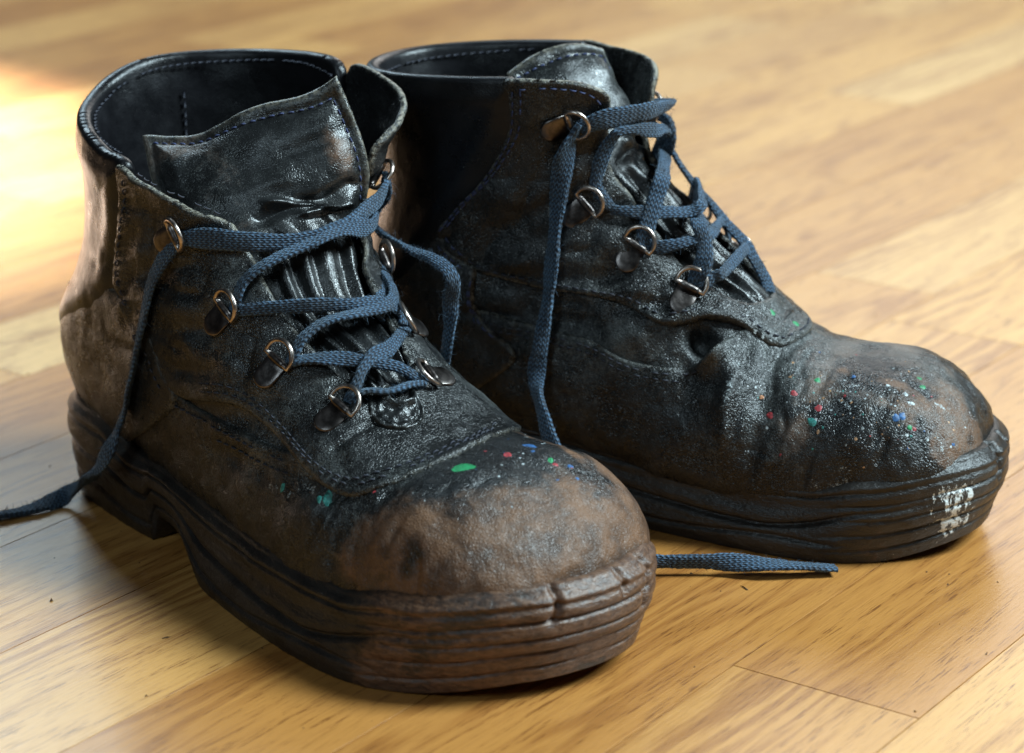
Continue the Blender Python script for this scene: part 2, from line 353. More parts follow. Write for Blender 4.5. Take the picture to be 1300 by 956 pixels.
def disp(P, k, ps, b):
    h = fbm(P * 26 + b * 7.1, 3, 3) * 0.0013 + fbm(P * np.array([90, 90, 70]) + b * 3, 3, 11) * 0.00065
    ank = sstep(7.2, 9.5, k) * (1 - sstep(12.5, 14.5, k))                 # soft creasing round the ankle
    ank = ank * sstep(125, 95, np.abs((ps + 180) % 360 - 180))
    h = h + ank * (np.abs(vnoise(P * np.array([60, 45, 95]) + 5, 21)) - 0.3) * 0.0030
    for C3, wd, am in FOLD3[b]:
        j, d = nearest(P, C3); m = np.exp(-(d / wd) ** 2); h = h + am[j] * m * (1 + 0.35 * vnoise(P * 120, 5))
    return h
SCUFF = [[(6.6, -70, 6.2, -66, .003), (4.3, -47, 4.25, -46, .0016), (6.2, -42, 6.05, -41, .0012), (7.1, -5, 6.7, 10, .003), (7.2, -80, 6.6, -74, .003)],
         [(4.6, -45, 4.0, -40, .0034), (5.0, -56, 4.6, -64, .0030), (2.55, -38, 2.2, -34, .0030), (2.2, -60, 2.0, -74, .0024), (1.9, -74, 1.8, -86, .0030), (4.3, -88, 4.0, -90, .0034), (4.0, -98, 4.6, -98, .003), (3.3, -52, 3.1, -48, .0022), (6.6, -50, 6.5, -72, .003), (4.4, -52, 4.2, -56, .0026)]]
def wear(P, k, ps, b):
    """rust-brown scuffing on the toe, pale rubbed grain higher up"""
    n = fbm(P * 38 + 3 * b, 4, 31)
    if b == 0:
        low = sstep(.084, .052, P[:, 2]) * sstep(5.6, 4.0, k)
        n9 = fbm(P * 75 + 9, 3, 37); rust = low * (1.15 + 0.5 * n + .40 * n9) + sstep(4.4, 2.4, k) * 0.36 * (1 + 1.4 * n) - 0.16 * sstep(60, 100, -ps)
        j, d = nearest(P, form(np.linspace(5.2, 3.2, 12), np.linspace(40, 34, 12), 0)); rust = np.maximum(rust, (0.9 + n * .5) * np.exp(-(d / .004) ** 2))
        dust = 0.42 + 0.5 * n + 0.35 * np.exp(-((k - 7.2) / 1.2) ** 2) * sstep(-75, -58, -np.abs(ps)) - 0.5 * low - 0.25 * sstep(70, 95, -ps) + 0.3 * np.exp(-((k - 6.9) / .8) ** 2) * sstep(55, 70, -ps) * sstep(105, 85, -ps)
    else:
        rust = 0.06 + 0.50 * n * sstep(6.5, 4.6, k) + 0.50 * np.exp(-((ps + 70) / 16) ** 2) * sstep(5.8, 4.6, k) * (1 + n) + 0.30 * np.exp(-((ps + 32) / 16) ** 2) * sstep(5.2, 4.2, k) * (1 + 1.5 * n)
        j, d = nearest(P, form(np.linspace(4.5, 3.0, 12), np.linspace(-30, -38, 12), 1)); rust = np.maximum(rust, (1.0 + n * .6) * np.exp(-(d / .004) ** 2))
        dust = 0.36 + 0.6 * n + 0.25 * np.exp(-((k - 6.5) / 2.5) ** 2) - 0.35 * sstep(70, 110, -ps)
    rust = rust * (1 - 0.9 * sstep(5.6, 7.5, k)); dust = dust * (1 - .55 * sstep(9.6, 11.8, k) * (b == 0) - .25 * sstep(9.6, 11.8, k) * (b == 1))
    scuff = np.zeros(len(P))
    for c0, s0, c1, s1, r in SCUFF[b]:
        j, d = nearest(P, form(np.linspace(c0, c1, 8), np.linspace(s0, s1, 8), b)); scuff = np.maximum(scuff, np.exp(-(d / r) ** 2))
    return np.clip(rust, 0, 1.3), np.clip(dust, 0, 1.2), scuff

def inpoly(K, S, poly):
    x, y = K, S; ins = np.zeros(K.shape, bool); px, py = poly[:, 0], poly[:, 1]; n = len(poly)
    for i in range(n):
        x0, y0, x1, y1 = px[i], py[i], px[(i + 1) % n], py[(i + 1) % n]
        if y0 == y1: continue
        c = (y0 > y) != (y1 > y)
        ins ^= c & (x < (x1 - x0) * (y - y0) / (y1 - y0) + x0)
    return ins
def panel(name, b, pts, parent, mat, lift=0.0, thick=0.0018, roll=0.0016, step=0.0010, inner=None, puff=0.0, wearf=1.0, dispf=1.0, extra=None, edgef=0.6, dustf=1.0):
    """a cut leather panel lying on the form: pts = closed outline in (k, girth)"""
    poly = crom(pts, 16, True)
    k0, k1 = max(poly[:, 0].min(), 0), min(poly[:, 0].max(), KMAX); s0, s1 = poly[:, 1].min(), poly[:, 1].max()
    poly[:, 0] = np.clip(poly[:, 0], 0, KMAX)
    nk = int((k1 - k0) * 0.0225 / step) + 3; ns = int((s1 - s0) * 0.00088 / step) + 3
    kk = np.linspace(k0, k1, nk); ss = np.linspace(s0, s1, ns); K, S = np.meshgrid(kk, ss, indexing='ij'); K = K.ravel().copy(); S = S.ravel().copy()
    ins = inpoly(K, S, poly)
    # dense outline for snapping
    m = len(poly); t = np.linspace(0, m, m * 6, endpoint=False); pd = np.stack([np.interp(t, np.arange(m + 1), np.r_[poly[:, i], poly[:1, i]]) for i in (0, 1)], -1)
    Q = form(pd[:, 0], pd[:, 1], b); P = form(K, S, b); j, d = nearest(P, Q)
    F = grid_faces(nk, ns); keep = ins[F].sum(1) >= 2
    F = F[keep]; used = np.unique(F); out = used[~ins[used]]; near = used[ins[used] & (d[used] < step * 0.35)]
    mv = np.concatenate([out, near]); K[mv] = pd[j[mv], 0]; S[mv] = pd[j[mv], 1]; d[mv] = 0
    re = -np.ones(len(K), int); re[used] = np.arange(len(used)); F = re[F]; K, S, d = K[used], S[used], d[used]
    # drop collapsed faces
    P = form(K, S, b); N = fnormal(K, S, b)
    D = disp(P, K, S, b) * dispf
    r = np.clip(d / roll, 0, 1); prof = np.sqrt(np.maximum(1 - (1 - r) ** 2, 0))
    h = lift + D + thick * (0.35 + 0.65 * prof) + puff * sstep(0, 0.016, d)
    if extra is not None: h = h + extra(P, K, S, d)
    rust, dust, scuff = wear(P, K, S, b); rust = rust * wearf; dust = dust * dustf
    edge = np.exp(-d / 0.0006) * edgef * (0.22 + 0.78 * sstep(8.5, 11.0, K))
    V = P + N * h[:, None]
    # open border -> turned-in edge or inner face
    E = np.concatenate([F[:, [0, 1]], F[:, [1, 2]], F[:, [2, 3]], F[:, [3, 0]]]); E = E[E[:, 0] != E[:, 1]]
    n0 = len(V); key = E[:, 0].astype(np.int64) * n0 + E[:, 1]; rev = E[:, 1].astype(np.int64) * n0 + E[:, 0]
    bd = E[~np.isin(key, rev)]
    if inner is None:
        bv = np.unique(bd); mp = -np.ones(n0, int); mp[bv] = np.arange(len(bv)) + n0
        V2 = P[bv] + N[bv] * (lift + D[bv] - 0.0012)[:, None]
        Fs = np.stack([bd[:, 1], bd[:, 0], mp[bd[:, 0]], mp[bd[:, 1]]], -1); Fall = np.concatenate([F, Fs])
        A = lambda a, v=None: np.concatenate([a, a[bv] if v is None else np.full(len(bv), v)])
    else:
        V2 = P + N * (lift + D - inner * (0.35 + 0.65 * prof) - puff * 0.6 * sstep(0, 0.016, d))[:, None]
        Fs = np.stack([bd[:, 1], bd[:, 0], bd[:, 0] + n0, bd[:, 1] + n0], -1); Fall = np.concatenate([F, F[:, ::-1] + n0, Fs])
        A = lambda a, v=None: np.concatenate([a, a])
    o = mesh_np(name, np.concatenate([V, V2]), Fall, mat, parent, True, {'rust': A(rust), 'dust': A(dust), 'edge': A(edge), 'scuff': A(scuff)})
    return o
def surf(k, ps, b, h=0.0):
    k = np.atleast_1d(np.asarray(k, float)); ps = np.atleast_1d(np.asarray(ps, float)); P = form(k, ps, b)
    return P + fnormal(k, ps, b) * (disp(P, k, ps, b) + h)[:, None]

def stitches(name, b, lines, parent, mat, h=0.0022, L=0.0030, gap=0.0013, r=0.00042):
    """rows of thread stitches along lines of (k, girth)"""
    V, F = [], []; nb = 0; ring = 5; rnd = random.Random(len(lines) + b * 7)
    for ln in lines:
        q = crom(ln, 24); P = form(q[:, 0], q[:, 1], b); s = np.r_[0, np.cumsum(np.linalg.norm(np.diff(P, axis=0), axis=1))]
        a = 0.0
        starts = []
        while a + L < s[-1]: starts.append(a); a += (L + gap) * rnd.uniform(0.92, 1.08)
        if not starts: continue
        st = np.array(starts); st = st[[rnd.random() > 0.06 for _ in st]]
        tt = np.array([0, .15, .5, .85, 1.0]); hh = np.array([-.0006, .0002, .00045, .0002, -.0006]); rr = np.array([.6, 1, 1, 1, .6]) * r
        sv = (st[:, None] + tt[None] * L).ravel(); kq = np.interp(sv, s, q[:, 0]); pq = np.interp(sv, s, q[:, 1])
        C = form(kq, pq, b); N = fnormal(kq, pq, b); C = C + N * (disp(C, kq, pq, b) + h)[:, None] + N * np.tile(hh, len(st))[:, None]
        C = C.reshape(-1, 5, 3); N = N.reshape(-1, 5, 3); T = C[:, 4] - C[:, 0]; T /= np.linalg.norm(T, axis=1, keepdims=True) + 1e-9; B = np.cross(T[:, None], N); B /= np.linalg.norm(B, axis=-1, keepdims=True) + 1e-9
        an = np.arange(ring) / ring * 2 * np.pi
        R = C[:, :, None] + (N[:, :, None] * np.sin(an)[None, None, :, None] + B[:, :, None] * np.cos(an)[None, None, :, None]) * rr[None, :, None, None]
        f0 = grid_faces(5, ring, True)
        for i in range(len(st)): V.append(R[i].reshape(-1, 3)); F.append(f0 + nb); nb += 5 * ring
    o = mesh_np(name, np.concatenate(V), np.concatenate(F), mat, parent); o['kind'] = 'stuff'; return o

# ------------------------------------------------------------------ floor of oak staves
floor = mesh_np('floor', np.array([(-3, -0.5, -.0105), (3, -0.5, -.0105), (3, 6.5, -.0105), (-3, 6.5, -.0105), (-3, -0.5, -.03), (3, -0.5, -.03), (3, 6.5, -.03), (-3, 6.5, -.03)], float),
                [(0, 1, 2, 3), (7, 6, 5, 4), (0, 4, 5, 1), (1, 5, 6, 2), (2, 6, 7, 3), (3, 7, 4, 0)], M['joint'], None, False)
floor['kind'] = 'structure'; floor['label'] = 'honey coloured oak strip parquet floor under the boots'
def stave_mesh(L, W):
    g = 0.00026; bv = 0.00006; x0, x1, y0, y1 = g, L - g, g, W - g
    V = [(x0, y0, -.010), (x1, y0, -.010), (x1, y1, -.010), (x0, y1, -.010), (x0, y0, -bv), (x1, y0, -bv), (x1, y1, -bv), (x0, y1, -bv),
         (x0 + bv, y0 + bv, 0), (x1 - bv, y0 + bv, 0), (x1 - bv, y1 - bv, 0), (x0 + bv, y1 - bv, 0)]
    F = [(0, 1, 5, 4), (1, 2, 6, 5), (2, 3, 7, 6), (3, 0, 4, 7), (4, 5, 9, 8), (5, 6, 10, 9), (6, 7, 11, 10), (7, 4, 8, 11), (8, 9, 10, 11)]
    me = bpy.data.meshes.new('parquet_stave'); me.from_pydata(V, [], F); me.materials.append(M['oak']); return me
STW = 0.0816; ANG = math.radians(54.6); ux, uy = math.cos(ANG), math.sin(ANG); nx, ny = math.sin(ANG), -math.cos(ANG)
SMESH = {L: stave_mesh(L, STW) for L in (0.30, 0.42, 0.55)}
rs = random.Random(11); ref = -0.4611
for row in range(-19, 12):
    n0 = ref + row * STW
    a = -1.4 + rs.uniform(0, .5)
    # the end joint seen in front of the rear boot's toe
    if row == -1: a = (0.0938 * ux + 0.9284 * uy) - 0.42 * 4 - 0.30
    if row == 0: a = -1.31
    while a < 4.6:
        L = rs.choice((0.30, 0.42, 0.42, 0.55)) if row != -1 or a > 1.2 else 0.42
        cx, cy = (a + L / 2) * ux + n0 * nx, (a + L / 2) * uy + n0 * ny
        # only what the camera sees, and a margin
        if 0.55 < cy < 3.6 and abs(cx) < 0.34 * cy + 0.42:
            o = bpy.data.objects.new('parquet_stave', SMESH[L]); COL.objects.link(o); o.parent = floor
            # local x along the stave, local y across (towards -n)
            o.location = (a * ux + (n0 + STW) * nx, a * uy + (n0 + STW) * ny, 0); o.rotation_euler = (0, 0, ANG)
        a += L

# ------------------------------------------------------------------ boots
LABEL = ['worn black work boot in front, toe scuffed rust brown, wide tongue flopped out',
         'worn black work boot behind, toe spattered with white, red and blue paint, blue side stitching']
boots = []
for b in (0, 1):
    (tx, ty), hd = BOOT[b]; h = math.radians(hd); Ln = 0.321 * PLAN[b]
    e = empty('work_boot', (tx - Ln * math.cos(h), ty - Ln * math.sin(h), 0), h)
    e['label'] = LABEL[b]; e['category'] = 'boot'; e['group'] = 'pair of worn work boots'; boots.append(e)

def build_sole(b, parent):
    n = 1000; o2 = sole_outline(n, b); x = o2[:, 0] / PLAN[b]; y = o2[:, 1]
    tg = np.roll(o2, -3, 0) - np.roll(o2, 3, 0); tg /= np.linalg.norm(tg, axis=1, keepdims=True)
    nr = np.stack([tg[:, 1], -tg[:, 0]], -1)
    if ((o2 - o2.mean(0)) * nr).sum() < 0: nr = -nr
    s = np.arange(n) / n
    toe = sstep(.245, .275, x); tip = sstep(.27, .315, x); heel = sstep(.085, .055, x)
    zt = .0335 + .0060 * toe + .0070 * tip + .010 * heel + .004 * sstep(.16, .10, x)
    zb = .0 + .013 * sstep(.092, .098, x) * sstep(.150, .118, x) + .0085 * sstep(.265, .321, x) ** 1.5
    nz = 64; q = np.linspace(0, 1, nz); R = np.zeros((nz, n)); Z = zb[None] + q[:, None] * (zt - zb)[None]
    P3 = np.stack([np.broadcast_to(o2[:, 0], (nz, n)), np.broadcast_to(o2[:, 1], (nz, n)), Z], -1)
    no = fbm(P3 * np.array([45, 45, 60]), 3, 41 + b); nf = vnoise(P3 * np.array([160, 160, 300]), 43)
    qq = q[:, None] + no * 0.007
    near = (y < 0) * sstep(.10, .16, x) * sstep(.295, .25, x)
    R += (.0085 if b == 0 else .0075) * near[None] * (1 - sstep(.1, .75, qq))
    R += -.006 * (1 - np.sin(np.clip(qq * 1.25 + .28, 0, 1) * np.pi / 2)) - .0035 * sstep(.9, 1.0, qq)        # rounded wall
    R += (.0015 * sstep(.3, .8, qq)) * (1 - toe[None])
    def groove(c, wd, am): return -am * np.exp(-((qq - c) / wd) ** 2)
    # toe bumper: four ridges and grooves that fade out along the sides
    for c, am in ((.16, .0014), (.34, .0016), (.52, .0013), (.70, .0017), (.86, .0008)):
        am = am * (1 if b == 0 else .8)
        R += groove(c + .006 * np.sin(x * 40 + c * 9)[None], .017, am * 1.05) * toe[None] * (0.8 + 0.5 * no)
        R += -groove(c + .085, .06, am * .30) * toe[None]
    # side: waved band and lower welt line
    wave = .56 - .16 * sstep(.10, .24, x) + .22 * sstep(.225, .28, x)
    R += groove(wave[None], .030, .0024) * (1 - tip[None] * .9) * (1 - .4 * toe[None]); R += -groove(wave[None] + .13, .075, .0008) * (1 - toe[None])
    R += groove(.24 + .05 * np.sin(x * 60)[None], .03, .0014) * (1 - toe[None]) ; R += groove(.84, .018, .0018) * (1 - .7 * toe[None])
    R += .0004 * tip[None] + .0034 * toe[None] * sstep(.2, .6, qq)                          # bumper stands proud
    R += no * .00035 + nf * .00016
    if b == 1:   # split in the front of the bumper, top right
        j = np.exp(-((y + .012) / .0022) ** 2) * (x > .28); R += -.004 * j[None] * sstep(.45, .9, qq)
        cr = np.exp(-((y - .004) / .0016) ** 2) * (x > .28); R += -.002 * cr[None] * sstep(.6, .9, qq)
    else:
        for yc_, am, ql in ((-.020, .0028, .62), (.010, .0022, .70), (.026, .0026, .45)):
            cr = np.exp(-((y - yc_ - .002 * np.sin(q * 9)[:, None]) / .0014) ** 2) * (x > .27)[None]; R += -am * cr * sstep(ql, ql + .15, qq)
    xy = o2[None] + nr[None] * R[..., None]
    rows = [np.concatenate([xy, Z[..., None]], -1)]
    c0 = np.array([np.clip(o2[:, 0], .03, .28), np.zeros(n)]).T
    def cap(z_off, insets, z):
        out = []
        for ins, dz in insets: out.append(np.concatenate([xy[z] - nr * ins, (Z[z] + dz)[:, None]], -1)[None])
        return out
    top = cap(0, ((.0015, .0012), (.004, .0014), (.009, .0002), (.018, -.002)), -1)
    bot = cap(0, ((.018, .0015), (.006, -.0002), (.002, -.0004)), 0)
    G = np.concatenate(bot + rows + top, 0); G[..., 2] = np.maximum(G[..., 2], 0.0002)
    V = G.reshape(-1, 3); k = G.shape[0]
    wf = np.broadcast_to(0.5 + fbm(V * 30, 3, 51).reshape(k, n), (k, n))
    rust = (toe * (0.95 if b == 0 else .22) + .06)[None] * (0.75 + 0.6 * wf) * (1 if b == 0 else 0.85)
    paint = np.zeros((k, n))
    if b == 1: paint = np.exp(-((y + .035) / .0095) ** 2)[None] * (x > .27)[None] * np.ones((k, 1)) * sstep(.006, .016, G[..., 2]) * sstep(.042, .034, G[..., 2]) * 1.0 + 0.32 * np.exp(-((x - .225) / .02) ** 2)[None] * (y < 0)[None] * sstep(.024, .03, G[..., 2])
    F = grid_faces(k, n, True)
    cen = len(V); V = np.concatenate([V, [[.15 * PLAN[b], 0, .004], [.15 * PLAN[b], 0, .03]]])
    a = np.concatenate
    o = mesh_np('sole', V, F if b == 1 else F[:, ::-1].copy(), M['rubber'], parent, True, {'rust': a([rust.ravel(), [0, 0]]), 'paint': a([paint.ravel(), [0, 0]])})
    return o
for b in (0, 1): build_sole(b, boots[b])

OUT = [dict(
   vamp=[(0, -172), (0, -120), (0, -60), (0, 0), (0, 60), (0, 120), (0, 172), (3, 172), (6, 172), (9.5, 172), (10.6, 130), (10.2, 95), (9.4, 84), (8.3, 74), (7.5, 64), (6.9, 50), (6.3, 25), (6.1, 0),
         (6.2, -25), (6.7, -50), (7.3, -64), (8.2, -74), (9.2, -85), (10.1, -96), (10.6, -130), (9.5, -172), (6, -172), (3, -172)],
   quarter=[(14.55, -93), (14.1, -80), (13.62, -66), (12.52, -43), (11.9, -32), (11.39, -27), (10.49, -26), (9.64, -27), (8.71, -28), (7.96, -26), (7.24, -23), (6.76, -15), (6.66, -4), (6.85, 6), (7.4, 10), (8.2, 12), (9, 15), (9.8, 21),
         (10.8, 24), (11.8, 23), (12.8, 22), (13.6, 25), (14.2, 31), (14.7, 38), (15.2, 50), (15.65, 66), (15.8, 88), (14.6, 93), (13.4, 93), (12.2, 88), (11.2, 84), (10.3, 90), (9.9, 92), (9.1, 78), (8.4, 68), (7.3, 61), (6.2, 60), (5.5, 50), (5.05, 30), (4.72, 8),
         (4.6, -12), (4.68, -34), (4.96, -49), (5.33, -58), (6.21, -62), (7.31, -62), (8.46, -67), (9.14, -78), (9.7, -88), (10.3, -88), (11.2, -84), (12.2, -86), (13.4, -91)],
   collar=[(14.55, -90), (13.6, -88), (12.2, -82), (11.6, -92), (11.8, -130), (11.9, -180), (11.8, -230), (11.6, -268), (12.2, -276), (13.6, -272), (14.8, -270), (15.8, -268), (16, -250), (16, -215), (15.95, -180), (15.6, -150), (15.2, -119), (14.9, -105)],
   counter=[(11.7, -84), (11.0, -77), (10.6, -79), (10.2, -85), (9.85, -88), (9.75, -96), (9.9, -108), (10.3, -135), (10.7, -160), (10.9, -180), (10.7, -200), (10.3, -225), (9.9, -252), (9.8, -268), (10.4, -282), (11.4, -280), (12.3, -250), (12.7, -215), (12.8, -180), (12.7, -145), (12.35, -112)]),
 dict(
   vamp=[(0, -172), (0, -120), (0, -60), (0, 0), (0, 60), (0, 120), (0, 172), (3, 172), (6, 172), (9.5, 172), (10.8, 130), (10.6, 100), (9.6, 84), (8.4, 74), (7.6, 62), (6.9, 44), (6.4, 22), (6.3, 0),
         (6.5, -20), (6.85, -34), (7.05, -46), (7.25, -58), (7.64, -68), (8.49, -78), (9.24, -80), (9.99, -86), (10.97, -94), (11.1, -120), (10.6, -150), (9.5, -172), (6, -172), (3, -172)],
   quarter=[(15.95, -77), (15.95, -60), (15.75, -44), (15.2, -33), (14.22, -28), (12.59, -23), (11.19, -21), (10.34, -21), (9.72, -23), (9.11, -25), (8.39, -27), (7.56, -25), (6.95, -17), (6.75, -4), (6.85, 10), (7.4, 17), (8.4, 20), (9.5, 20), (11, 19), (12.6, 20),
         (14.2, 24), (15.1, 30), (15.6, 42), (15.85, 60), (15.9, 80), (14.3, 82), (13.5, 88), (12.8, 104), (11.8, 92), (10.3, 74), (9, 60), (8, 52), (7.2, 42), (6.3, 30), (5.8, 15), (5.63, 0),
         (5.81, -20), (6.16, -29), (6.81, -31), (7.5, -40), (7.9, -50), (8.3, -56), (9.04, -58), (9.79, -64), (10.34, -70), (10.99, -76), (11.84, -90), (12.75, -105), (13.15, -97), (13.5, -86), (14.27, -78), (15.17, -76)],
   collar=[(15.95, -73), (14.27, -73), (13.4, -82), (12.4, -96), (11.9, -110), (12.0, -140), (12.2, -180), (12.0, -220), (11.9, -250), (12.4, -264), (13.4, -278), (14.27, -286), (15.95, -286), (16, -270), (16, -240), (16, -210), (16, -180), (16, -150), (16, -120), (16, -95)],
   counter=[(12.65, -104), (12.1, -94), (11.5, -84), (11.0, -92), (10.5, -97), (10.1, -103), (10.2, -120), (10.5, -145), (10.9, -180), (10.5, -215), (10.2, -240), (10.1, -257), (11.0, -268), (11.5, -276), (12.1, -266), (12.65, -256), (12.9, -220), (13.0, -180), (12.9, -140)])]
def pit(P, K, S, d):
    return -.011 * np.exp(-(np.linalg.norm(P - form(7.42, -51.0, 1), axis=1) / .0062) ** 4)
def side_lining(b, parent):
    pts = [(4.5, -150), (4.5, -60), (5.2, -34), (6.4, -30), (9, -36), (11.2, -40), (12.6, -60), (13.2, -90), (13.6, -180), (13.2, -270), (12.6, -300), (11.2, -320), (9, -324), (6.4, -330), (5.2, -326), (4.5, -300), (4.5, -210), (8, -205), (10.2, -200), (10.6, -180), (10.2, -160), (8, -155)]
    return panel('side_panel', b, pts, parent, M['leather'], lift=-.0012, thick=.0008, step=.0016 if b == 0 else .0012, wearf=.4, extra=None if b == 0 else pit)
def flap(P, K, S, d):
    return .0030 * np.exp(-(np.linalg.norm(P - form(7.3, -40.0, 1), axis=1) / .010) ** 2)
HOLE = form(7.22, -53.0, 1)
def gape(P, K, S, d):      # seam burst open beside the lacing: the lip of the vamp stands up
    r = np.linalg.norm(P - HOLE, axis=1); return .0080 * np.exp(-(r / .0070) ** 2) * sstep(.012, .0, d) - .0014 * np.exp(-((r - .014) / .004) ** 2)
def pad(P, K, S, d):       # padded roll under the rim
    return 0.0016 * np.exp(-((d - .010) / .007) ** 2)
for b in (0, 1):
    B = boots[b]; O_ = OUT[b]
    side_lining(b, B)
    panel('vamp', b, O_['vamp'], B, M['leather'], lift=0.0, thick=.0012, extra=None if b == 0 else gape)
    panel('collar', b, O_['collar'], B, M['collar'], lift=-.0004, thick=.0022, inner=.0040, puff=.0012, roll=.003, wearf=.1, extra=pad, dispf=.3, edgef=0.0, dustf=0.0)
    panel('quarter', b, O_['quarter'], B, M['leather'], lift=.0012, thick=.0020, inner=.0012, roll=.0012, wearf=.35, edgef=1.0, extra=None if b == 0 else flap)
    panel('heel_counter', b, O_['counter'], B, M['leather'], lift=.0016, thick=.0018, wearf=.5, dispf=.6, dustf=.6)

def eyelet_extra(P, K, S, d):
    c = form(6.58, -7.0, 0); r = np.linalg.norm((P - c), axis=1)
    return -.0017 * np.exp(-((d - .0024) / .0008) ** 2) - .0085 * np.exp(-(r / .0044) ** 4) + .0020 * np.exp(-((r - .0062) / .0018) ** 2) + .0009 * vnoise(P * 320, 9)
panel('pull_tab', 0, [(6.30 + .52 * math.cos(a), -12.5 + 12.6 * math.sin(a)) for a in np.linspace(0, 2 * math.pi, 14, endpoint=False)], boots[0], M['tongue'], lift=.0032, thick=.0016, step=.0006, extra=eyelet_extra, edgef=.35)

# insole: dark foot bed closing the inside
for b in (0, 1):
    o2 = sole_outline(160, b) * np.array([.90, .82]) + np.array([.014, 0]); V = np.concatenate([np.c_[o2, np.full(160, .034)], [[.15, 0, .034]]])
    mesh_np('insole', V, [(i, (i + 1) % 160, 160) for i in range(160)], M['lining'], boots[b], False)

# ------------------------------------------------------------------ tongues
TROWS = [[[(.228, -.018, .082), (.230, -.002, .084), (.228, .014, .082)], [(.190, -.028, .0985), (.195, -.003, .1065), (.191, .022, .100)], [(.160, -.034, .116), (.169, -.002, .130), (.162, .032, .118)],
          [(.135, -.038, .134), (.1535, -.003, .148), (.150, .034, .142)], [(.105, -.036, .152), (.140, -.006, .161), (.1555, .036, .164)], [(.086, -.031, .166), (.126, -.004, .175), (.150, .034, .187)], [(.074, -.025, .1745), (.112, .000, .188), (.1415, .030, .2075)]],
         [[(.218, -.018, .085), (.220, -.001, .088), (.218, .016, .085)], [(.180, -.026, .101), (.185, 0, .111), (.180, .026, .101)], [(.152, -.028, .118), (.161, 0, .135), (.152, .028, .118)],
          [(.128, -.030, .136), (.146, 0, .152), (.128, .030, .136)], [(.112, -.028, .160), (.136, .002, .170), (.130, .028, .164)], [(.098, -.020, .180), (.122, .004, .189), (.128, .024, .186)], [(.089, -.012, .1935), (.106, .005, .2045), (.124, .020, .2015)]]]
TKN = np.array([0, 1, 2, 3, 3.8, 4.5, 5.0])
def tongue(b, parent):
    C = np.array(TROWS[b]); nu, nv = 260, 170
    v = np.linspace(-1, 1, nv); u = np.linspace(0, 5.0, nu)
    rows = cspline(TKN, C.reshape(7, 9), u).reshape(nu, 3, 3)
    l, c, r = rows[:, 0], rows[:, 1], rows[:, 2]
    vv = v[None, :, None]; P = c[:, None] * (1 - vv ** 2) + l[:, None] * (vv * (vv - 1) / 2) + r[:, None] * (vv * (vv + 1) / 2)
    U, Vv = np.meshgrid(u, v, indexing='ij')
    if b == 0:   # wavy top edge
        lift = .0020 * np.sin(Vv * 5.2 + .7) * sstep(4.2, 5, U); P[..., 2] += lift
    du = np.gradient(P, axis=0); dv = np.gradient(P, axis=1); N = np.cross(dv, du); N /= np.linalg.norm(N, axis=-1, keepdims=True) + 1e-12
    if N[nu // 2, nv // 2, 0] < 0: N = -N
    low = 1 - sstep(2.6, 3.3, U)
    # gusset pleats under the lacing
    xs = Vv * .032; rid = np.zeros_like(U)
    for ctr, wd, am in ((-.014, .0022, .0034), (-.006, .0026, .0042), (.0035, .0048, .0036), (.0135, .0024, .0046)):
        rid += am * np.exp(-(np.abs((xs - ctr - .0015 * np.sin(U * 3)) / wd)) ** 2.6)
    h = low * sstep(.2, .7, U) * (rid - .002)
    Pn = P.reshape(-1, 3)
    h += (fbm(Pn * 45, 3, 61 + b).reshape(U.shape)) * .0011
    # creases where the tongue folds over
    up = sstep(2.8, 3.4, U) * sstep(4.7, 4.0, U)
    for (a0, b0), (a1, b1), wd, am in (((3.25, -.25), (3.5, .25), .10, -.0030), ((3.5, -.05), (3.35, .45), .09, .0036), ((3.35, .30), (3.75, .75), .10, -.0034), ((3.15, .15), (3.45, .70), .08, .0030), ((3.75, -.35), (3.95, .15), .13, .0014), ((4.35, .35), (4.5, .9), .12, -.0016)):
        t = np.clip(((U - a0) * (a1 - a0) * 1 + (Vv - b0) * (b1 - b0)) / ((a1 - a0) ** 2 + (b1 - b0) ** 2), 0, 1)
        d = np.hypot(U - a0 - t * (a1 - a0), Vv - b0 - t * (b1 - b0)); h += am * np.exp(-(d / wd) ** 2) * (1 if b == 0 else .5)
    # stitched border: padded inside, pressed flat at the seam
    L1 = np.linalg.norm(C[-1, 0] - C[-1, 2]); dt = (5.0 - U) * .030; ds = (1 - np.abs(Vv)) * L1 / 2; dd = np.minimum(np.where(U > 2.5, dt, 1), ds)
    h += .0028 * sstep(.003, .014, dd) - .0009 * np.exp(-((dd - .0045) / .0012) ** 2)
    rr = np.clip(dd / .0018, 0, 1); prof = np.sqrt(1 - (1 - rr) ** 2); h += .0012 * prof
    A = P + N * h[..., None]; Bk = P - N * (.0004 + .0014 * prof + .0015 * sstep(.003, .014, dd))[..., None]
    V = np.concatenate([A.reshape(-1, 3), Bk.reshape(-1, 3)]); n0 = nu * nv; F = grid_faces(nu, nv)
    idx = np.arange(n0).reshape(nu, nv); ring = np.concatenate([idx[0, :], idx[1:, -1], idx[-1, -2::-1], idx[-2:0:-1, 0]]); r2 = np.roll(ring, -1)
    Fs = np.stack([ring, r2, r2 + n0, ring + n0], -1)
    edge = np.exp(-dd / .0010).ravel(); n = fbm(Pn * 40, 3, 71 + b)
    dust = np.clip(.25 + .5 * n + (.5 if b == 0 else .9) * (sstep(.35, .9, Vv) * sstep(3.2, 4.2, U)).ravel() + (0 if b == 0 else .5) * sstep(3.6, 4.6, U).ravel(), 0, 1.2)
    rust = np.clip(.15 + .3 * n + .85 * (np.exp(-((Vv - .74) / .17) ** 2 - ((U - 4.25) / .38) ** 2)).ravel(), 0, 1) * (1 if b == 0 else .4)
    D2 = lambda a: np.concatenate([a, a])
    o = mesh_np('tongue', V, np.concatenate([F, F[:, ::-1] + n0, Fs]), M['tongue'], parent, True, {'edge': D2(edge), 'dust': D2(dust), 'rust': D2(rust)})
